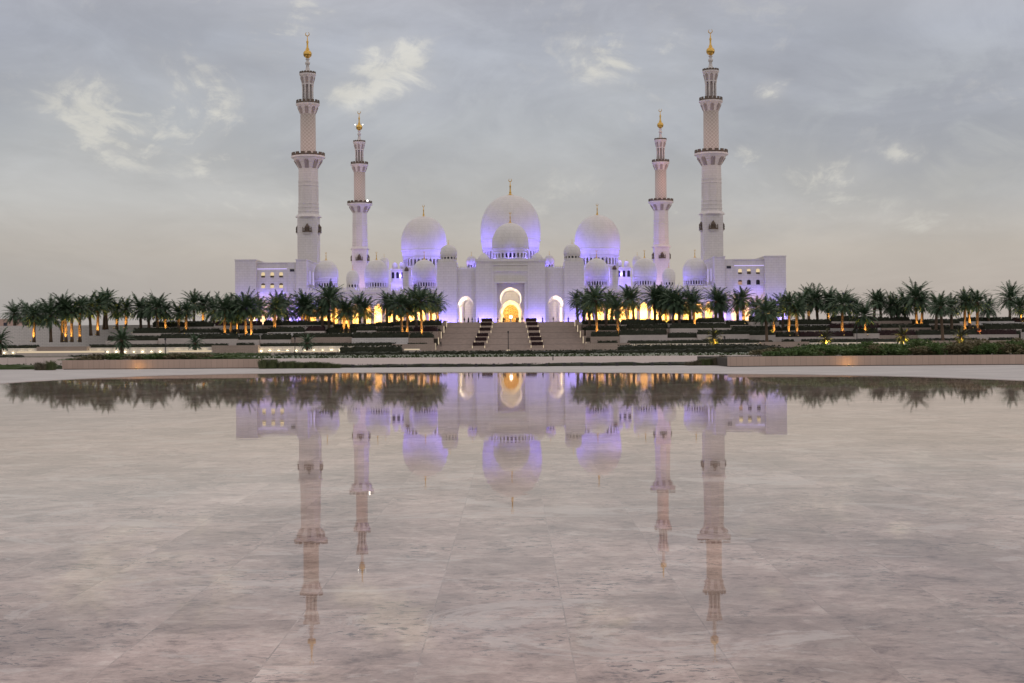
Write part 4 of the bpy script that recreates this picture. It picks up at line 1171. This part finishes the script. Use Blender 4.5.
# small young palms on the level ground in front
for n_, (px, pb, pt_, lit) in enumerate([(0, 351, 331, 0), (122, 351, 330, 0), (195, 351, 336, 0), (307, 352, 336, 0), (714, 350, 330, 1), (826, 349, 331, 1), (902, 347, 328, 1), (961, 346, 329, 1)]):
    D = 396
    p0 = at(px, pb, D); p1 = at(px, pt_, D)
    z0 = -.9
    H = p1.z - z0
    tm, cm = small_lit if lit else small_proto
    root = empty('young_palm', (p0.x, D, z0), ('young palm lit yellow from below before the low wall, %s of four on the right' % ordinal(n_ - 3)) if lit else 'young dark palm before the low lit wall, %s from the picture left edge' % ordinal(n_ + 1), 'palm tree', 'young palms in front of the terraces')
    s_ = H / 5.6
    for nm, me in (('trunk', tm), ('crown', cm)):
        o = bpy.data.objects.new(nm, me); col.objects.link(o); o.parent = root; o.scale = (s_, s_, s_); o.rotation_euler.z = n_
    if lit:
        for q in (-1, 1):
            uplight(p0.x + q * 1.1, D - 1.4, z0, 6500, '%s amber uplight at the foot of the %s yellow-lit young palm' % ('left' if q < 0 else 'right', ordinal(n_ - 3)), (1, .74, .12), (-.3 * q, .35, 1), R(80))

# ------------------------------------------------------------------ planting by the pool
def bush_mesh(seed, w_, d_, h_, n, leaf=.11, up=.35):
    r_ = random.Random(seed); mb = MB()
    # a few forking stems
    for q in range(7):
        a = r_.uniform(0, 2 * PI); rr = r_.uniform(.1, .4)
        mb.tube([(0, 0, -.05), (w_ * .25 * rr * math.cos(a), d_ * .25 * rr * math.sin(a), h_ * .35), (w_ * rr * math.cos(a), d_ * rr * math.sin(a), h_ * .75)], [.02, .014, .006], 4)
    cl = [(r_.uniform(-.36, .36), r_.uniform(-.36, .36), r_.uniform(.25, .85), r_.uniform(.16, .30)) for _ in range(13)]
    for _ in range(n):
        c = r_.choice(cl)
        v = Vector((r_.gauss(0, 1), r_.gauss(0, 1), r_.gauss(0, 1))).normalized() * c[3] * r_.uniform(.6, 1.1)
        p = Vector(((c[0] + v.x) * w_, (c[1] + v.y) * d_, max(.02, (c[2] + v.z)) * h_))
        dv = (v.normalized() + Vector((r_.uniform(-.5, .5), r_.uniform(-.5, .5), up + r_.uniform(-.2, .5)))).normalized()
        s = dv.cross(Vector((r_.uniform(-1, 1), r_.uniform(-1, 1), .3))).normalized()
        l = leaf * r_.uniform(.7, 1.5)
        mb.add([p, p + dv * l * .5 + s * l * .28, p + dv * l, p + dv * l * .5 - s * l * .28], [(0, 1, 2, 3)])
    return mb
bush = [bush_mesh(200 + i, 1.5, 1.2, 1.0, 1700).mesh('foliage', m_) for i, m_ in enumerate(['shrub_leaf', 'shrub_leaf', 'shrub_leaf_dull', 'shrub_leaf'])]
# low stone walls by the plaza
def low_wall(pa, pb, Y, side, label):
    xa, xb = (pa - 512) / F * Y, (pb - 512) / F * Y
    o = MB().box(-(xb - xa) / 2, (xb - xa) / 2, 0, .55, .045, .50).build('low_wall', 'pink_stone', None, ((xa + xb) / 2, Y, 0))
    return tag(o, label, 'wall', 'low walls behind the plaza'), xa, xb
wL, xa, xb = low_wall(62, 259, 73.3, 'left', 'low pinkish stone wall behind the plaza on the left')
wR, xc, xd = low_wall(729, 1180, 67.4, 'right', 'low pinkish stone wall behind the plaza on the right, long and planted')
struct('planting_bed', MB().box(xa, xb, 73.86, 79, -.05, .42), 'soil')
struct('planting_bed', MB().box(xc, xd, 67.96, 79, -.05, .42), 'soil')
tag(MB().box(xa + .05, xb - .05, 73.36, 73.7, .012, .044).build('shadow_gap_strip', 'dark_metal'), 'dark strip for the shadow gap under the left low wall', 'plinth')  # dark strips stand for the shadow gap below the walls
tag(MB().box(xc + .05, xd - .05, 67.46, 67.8, .012, .044).build('shadow_gap_strip', 'dark_metal'), 'dark strip for the shadow gap under the right low wall', 'plinth')
# shrubs behind the right wall, growing taller to the right; behind the left wall low ones
sh = []
x_ = (772 - 512) / F * 69
while x_ < 30:
    u = (x_ - 13) / 14
    for row, Y in ((0, 68.7), (1, 70.0)):
        h = (.33 + .33 * min(1.2, max(0, u)) + .12 * row) * rnd.uniform(.8, 1.2)
        sh.append((x_ + rnd.uniform(-.25, .25), Y + rnd.uniform(-.2, .2), h, 'right'))
    x_ += rnd.uniform(.62, .95)
x_ = (82 - 512) / F * 76
while x_ < (258 - 512) / F * 76:
    u = ((x_ / 76 * F + 512) - 80) / 180
    sh.append((x_, 74.6 + rnd.uniform(-.15, .3), (.30 if .15 < u < .75 else .2) * rnd.uniform(.8, 1.25), 'left'))
    x_ += rnd.uniform(.6, .9)
cnt = {'left': 0, 'right': 0}
for (X, Y, h, side) in sh:
    cnt[side] += 1
    me = bush[rnd.randrange(4)]
    o = bpy.data.objects.new('leafy_shrub', me); col.objects.link(o)
    o.location = (X, Y, .42); o.scale = (rnd.uniform(.85, 1.15), rnd.uniform(.85, 1.1), h / .92); o.rotation_euler.z = rnd.uniform(0, 6.28)
    tag(o, '%s shrub behind the low wall on the %s, %s from its left end' % ('dull olive' if me is bush[2] else 'green leafy', side, ordinal(cnt[side])), 'shrub', 'shrubs behind the low walls')
# ornamental grasses and the low dark hedge between the walls
def grass_mesh(seed, mat, h=.5):
    r_ = random.Random(seed); mb = MB()
    for _ in range(260):
        a = r_.uniform(0, 2 * PI); rr = r_.uniform(0, .22); l = h * r_.uniform(.6, 1.15)
        b = Vector((rr * math.cos(a), rr * math.sin(a), 0)); o_ = Vector((math.cos(a), math.sin(a), 0)) * r_.uniform(.05, .5) * l
        s = Vector((-math.sin(a), math.cos(a), 0)) * .008
        m_ = b + o_ * .35 + Vector((0, 0, l * .7)); e = b + o_ + Vector((0, 0, l * .92))
        mb.add([b - s, b + s, m_ + s, m_ - s, e], [(0, 1, 2, 3), (3, 2, 4)])
    return mb.mesh('blades', mat)
gm = [grass_mesh(1, 'grass_blade'), grass_mesh(2, 'grass_blade'), grass_mesh(3, 'grass_dry')]
n_ = 0
for (pa, pb, h0, h1, mats, where) in ((263, 336, .50, .28, (0, 1), 'right of the left low wall'), (690, 727, .22, .62, (2, 2, 0), 'left of the right low wall'), (40, 56, .40, .5, (0, 1, 2), 'at the left end of the left wall')):
    q = 0; px = pa
    while px < pb:
        u = (px - pa) / (pb - pa); q += 1
        for rowY in (71.6, 72.3):
            o = bpy.data.objects.new('grass_clump', gm[rnd.choice(mats)]); col.objects.link(o)
            Y = rowY + rnd.uniform(-.1, .1)
            o.location = ((px + rnd.uniform(-2, 2) - 512) / F * Y, Y, .0); o.rotation_euler.z = rnd.uniform(0, 6)
            s_ = (h0 + (h1 - h0) * u) / .5 * rnd.uniform(.8, 1.15); o.scale = (1.1, 1.1, s_)
            tag(o, 'grass clump %s, %s from left, %s row' % (where, ordinal(q), 'front' if rowY < 72 else 'back'), 'grass clump', 'grass clumps between the low walls')
        px += rnd.uniform(5, 8)
def long_hedge(pa, pb, Y, h, d_, z0, mat, label, seed):
    xa, xb = (pa - 512) / F * Y, (pb - 512) / F * Y
    o = hedge_mesh(xb - xa, d_, h, mat, seed, .04 if h < .5 else .12).build('clipped_hedge', mat, None, ((xa + xb) / 2, Y, z0))
    return tag(o, label, 'hedge')
long_hedge(262, 728, 73.2, .15, 1.0, 0, 'hedge_leaf', 'very low dark hedge strip along the plaza between the two low walls', 5)
long_hedge(-60, 60, 75.0, .26, 1.2, 0, 'green_hedge', 'low green hedge strip left of the left low wall', 6)
o = tag(MB().box(-22, 4.5, 0, .4, 0, .62).build('low_wall', 'paler_stone', None, (-24.5, 93, -.1)), 'low beige wall far left behind the green hedge strip', 'wall')
for n_, px in enumerate([300 + 17.6 * q for q in range(23)]):
    Y = 72.4
    X = (px - 512) / F * Y
    if n_ == 0: fl = fl0 = MB().box(-.08, .08, -.07, .07, 0, .15).lathe([(.06, .15), (.06, .18), (.0, .185)], n=10).build('floor_lamp', 'dark_metal')
    else: fl = fl0.copy(); col.objects.link(fl)
    fl.location = (X, Y, 0)
    tag(fl, 'small dark floor lamp on the hedge strip, %s from the left' % ordinal(n_ + 1), 'lamp', 'small dark floor lamps along the hedge strip')
# amber floor lights against the low walls
for px, Y, side in ((137, 73.0, 'left'), (848, 67.1, 'right')):
    X = (px - 512) / F * Y
    uplight(X, Y - .15, .02, 0.01, 'amber floor uplight glowing on the %s low wall' % side).scale = (.25, .25, .2)
    lamp('wall_wash', (X, Y - .12, .10), (1, .52, .12), 5.5, .03)

# flower bed: white blossom among green, a long strip
r_ = random.Random(77)
mb = MB(); mg = MB()
for _ in range(15000):
    Y = r_.uniform(138, 176); px = r_.uniform(-60, 800)
    if r_.random() < (px - 420) / 420: continue
    X = (px - 512) / F * Y; z0 = gz(Y); s = r_.uniform(.05, .13); h = r_.uniform(.08, .26)
    a = r_.uniform(0, PI)
    tgt = mb if r_.random() < .42 else mg
    tgt.add([(X - s * math.cos(a), Y - s * math.sin(a), z0 + h - s), (X + s * math.cos(a), Y + s * math.sin(a), z0 + h - s), (X + s * math.cos(a), Y + s * math.sin(a), z0 + h + s * .6), (X - s * math.cos(a), Y - s * math.sin(a), z0 + h + s * .6)], [(0, 1, 2, 3)])
tag(mb.build('flower_bed', 'blossom'), kind='stuff'); tag(mg.build('ground_cover', 'green_hedge'), kind='stuff')
k_ = 0
for (pa, pb, Y, h, w__, side) in ((-40, 22, 190, .5, 2, 'at the far left before the lit wall'), (70, 118, 200, .45, 2, 'left of the first young palm'), (150, 270, 205, .55, 3, 'before the left lit walls'), (275, 345, 210, .5, 3, 'beside the glowing bench near the fourth young palm'),
                            (340, 402, 330, 1.75, 3, 'tall, left of the stairs'), (345, 470, 230, .6, 3, 'left in front of the stairs'), (470, 600, 235, .6, 3, 'centred in front of the stairs'), (596, 668, 232, .62, 3, 'right in front of the stairs'), (618, 765, 330, 1.5, 3, 'tall and long, right of the stairs'),
                            (655, 800, 225, .75, 3, 'before the right lit wall'), (735, 780, 300, 1.2, 3, 'before the right projecting block'), (800, 960, 200, 1.1, 3, 'long, behind the right shrubs')):
    long_hedge(pa, pb, Y, h, w__, gz(Y) - .03, 'hedge_leaf' if k_ not in (2, 11) else 'green_hedge', 'dark clipped hedge %s' % side, 50 + k_); k_ += 1

# ------------------------------------------------------------------ lamp posts, far left building, people
lp0 = None
for n_, (px, pb, pt_, D, where) in enumerate([(508.3, 351, 331, 402, 'thin dark lamp post before the middle of the stairs'), (165.4, 352, 338, 398, 'thin dark lamp post before the lit wall on the left'), (295, 352, 337, 398, 'thin dark lamp post beside the fourth young palm on the left'), (724.5, 350, 336, 398, 'thin dark lamp post right of the first yellow-lit young palm'),
                                            (857, 349, 329, 398, 'thin dark lamp post right of the second yellow-lit young palm'), (553, 364, 354.5, 100, 'thin short rod standing on the paving right of the stairs')]):
    p0, p1 = at(px, pb, D), at(px, pt_, D)
    z0 = gz(D) if D > 130 else 0.0; h = p1.z - z0
    root = empty('lamp_post', (p0.x, D, z0), where, 'lamp post')
    rr = .13 if D > 130 else .02
    MB().lathe([(rr * 1.8, 0), (rr * 1.8, .2), (rr, .25), (rr * .7, h)], n=8).build('pole', 'dark_metal', root)
    MB().box(-rr * 1.6, rr * 1.6, -rr * 1.6, rr * 1.6, h - rr * 5, h).build('lamp_head', 'dark_metal', root)
    if n_ == 0:
        MB().lathe([(.5, 0), (.6, .1), (.45, .35), (0, .4)], (0, -.4, 0), 10).build('base_light', 'led_cream', root)
fb = empty('distant_building', (-192, 520, PZ), 'pinkish low building at the far left edge behind the palms', 'building')
MB().box(-14, 9, 0, 20, -1, 3.4).build('wall', 'rust_wall', fb)
for q in range(4): MB().box(-10 + 4.4 * q, -8.6 + 4.4 * q, -.05, -.01, .8, 2.2).build('window', 'dark_glass', fb)
MB().box(-14.3, 9.3, -.2, 20.2, 3.41, 3.7).build('parapet', 'paler_stone', fb)

def person_body(pose, robe):
    verts = [(0, 0, .92), (0, 0, 1.12), (0, 0, 1.32), (0, 0, 1.47), (0, -.01, 1.56), (0, -.015, 1.68)]
    rad = [.13, .125, .15, .07, .075, .09]
    edges = [(0, 1), (1, 2), (2, 3), (3, 4), (4, 5)]
    def chain(start, pts):
        k = start
        for p, r__ in pts:
            verts.append(p); rad.append(r__); edges.append((k, len(verts) - 1)); k = len(verts) - 1
    s = .16 if pose else .05
    chain(0, [((.09, -s * .3, .86), .095), ((.10, -s, .48), .065), ((.10, -s * .6 if pose else 0, .08), .045), ((.10, -s * .6 - .13, .03), .035)])
    chain(0, [((-.09, s * .3, .86), .095), ((-.10, s * .5, .48), .065), ((-.10, s * 1.3 if pose else 0, .08), .045), ((-.10, s * 1.3 - .13, .03), .035)])
    chain(2, [((.19, 0, 1.38), .06), ((.25, .05, 1.12), .045), ((.24, -.06, .90), .035), ((.24, -.09, .80), .03)])
    chain(2, [((-.19, 0, 1.38), .06), ((-.25, -.03, 1.12), .045), ((-.23, -.12, .92), .035), ((-.22, -.16, .83), .03)])
    me = bpy.data.meshes.new('body'); me.from_pydata(verts, edges, []); me.update()
    me.materials.append(MATS['dark_cloth'])
    o = bpy.data.objects.new('body', me); col.objects.link(o)
    sk = o.modifiers.new('skin', 'SKIN')
    lay = me.skin_vertices if me.skin_vertices else None
    if not me.skin_vertices:
        bmx = bmesh.new(); bmx.from_mesh(me); bmx.verts.layers.skin.verify(); bmx.to_mesh(me); bmx.free()
    for i, d in enumerate(me.skin_vertices[0].data): d.radius = (rad[i], rad[i] * .85); d.use_root = (i == 0)
    o.modifiers.new('sub', 'SUBSURF').levels = 1; o.modifiers['sub'].render_levels = 1
    return o
def person(loc_, label, cloth, robe, pose, rz):
    root = empty('person', loc_, label, 'person', 'visitors on the steps and platform')
    b = person_body(pose, robe); b.parent = root
    MB().lathe([(.085, 1.60), (.10, 1.68), (.095, 1.75), (.05, 1.80), (0, 1.81)], (0, 0, 0), 10).build('hair', 'dark_cloth', root, smooth=True)
    MB().lathe([(.06, 1.555), (.08, 1.62), (.075, 1.70), (.03, 1.73)], (0, -.035, 0), 10).build('face', 'skin', root, smooth=True)
    if robe: MB().lathe([(.26, .06), (.22, .5), (.19, .95), (.22, 1.3), (.17, 1.45), (.08, 1.50)], (0, 0, 0), 12).build('robe', cloth, root, smooth=True)
    else: MB().lathe([(.18, .86), (.17, 1.1), (.21, 1.33), (.16, 1.45), (.08, 1.50)], (0, 0, 0), 12).build('shirt', cloth, root, smooth=True)
    root.rotation_euler.z = rz
    return root
for (px, Y, cloth, robe, pose, label) in [(464.6, 462, 'dark_cloth', 0, 1, 'person in dark clothes walking right of the left side arch'), (468.6, 461, 'dark_cloth', 1, 0, 'person in black robe, left one of the pair near the left side arch'),
                                          (472.3, 463, 'dark_cloth', 0, 1, 'person in dark clothes, right one of the pair near the left side arch'), (478.5, 460, 'dark_cloth', 1, 0, 'person in black robe at the left planter row head'),
                                          (498, 462, 'dark_cloth', 0, 0, 'person in dark clothes at the left foot of the main portal'), (503.5, 461, 'dark_cloth', 1, 0, 'person in wide black robe left in front of the golden door'), (505, 463, 'dark_cloth', 0, 1, 'person in dark clothes beside the robed one before the golden door'),
                                          (511, 470, 'white_cloth', 1, 0, 'person in white robe in the middle of the golden door'), (517, 461, 'dark_cloth', 1, 0, 'person in black robe right in front of the golden door'), (518.6, 462, 'dark_cloth', 0, 0, 'person in dark clothes at the right edge of the golden door'), (522.5, 461, 'dark_cloth', 0, 1, 'person in dark clothes at the right foot of the portal'),
                                          (542.8, 462, 'dark_cloth', 1, 0, 'person in black robe right of the right planter row'), (553.5, 461, 'dark_cloth', 0, 0, 'person in dark clothes left of the right side arch'), (568.5, 462, 'dark_cloth', 1, 0, 'person in black robe right of the right side arch')]:
    person(((px - 512) / F * Y, Y, PZ + .01), label, cloth, robe, pose, rnd.uniform(-1, 1))
Yq = ST0 + 4
person((-21.6, Yq, stair_z(Yq)), 'person in dark top standing on the lowest steps at the left edge of the stairs', 'dark_cloth', 0, 1, 1.2)
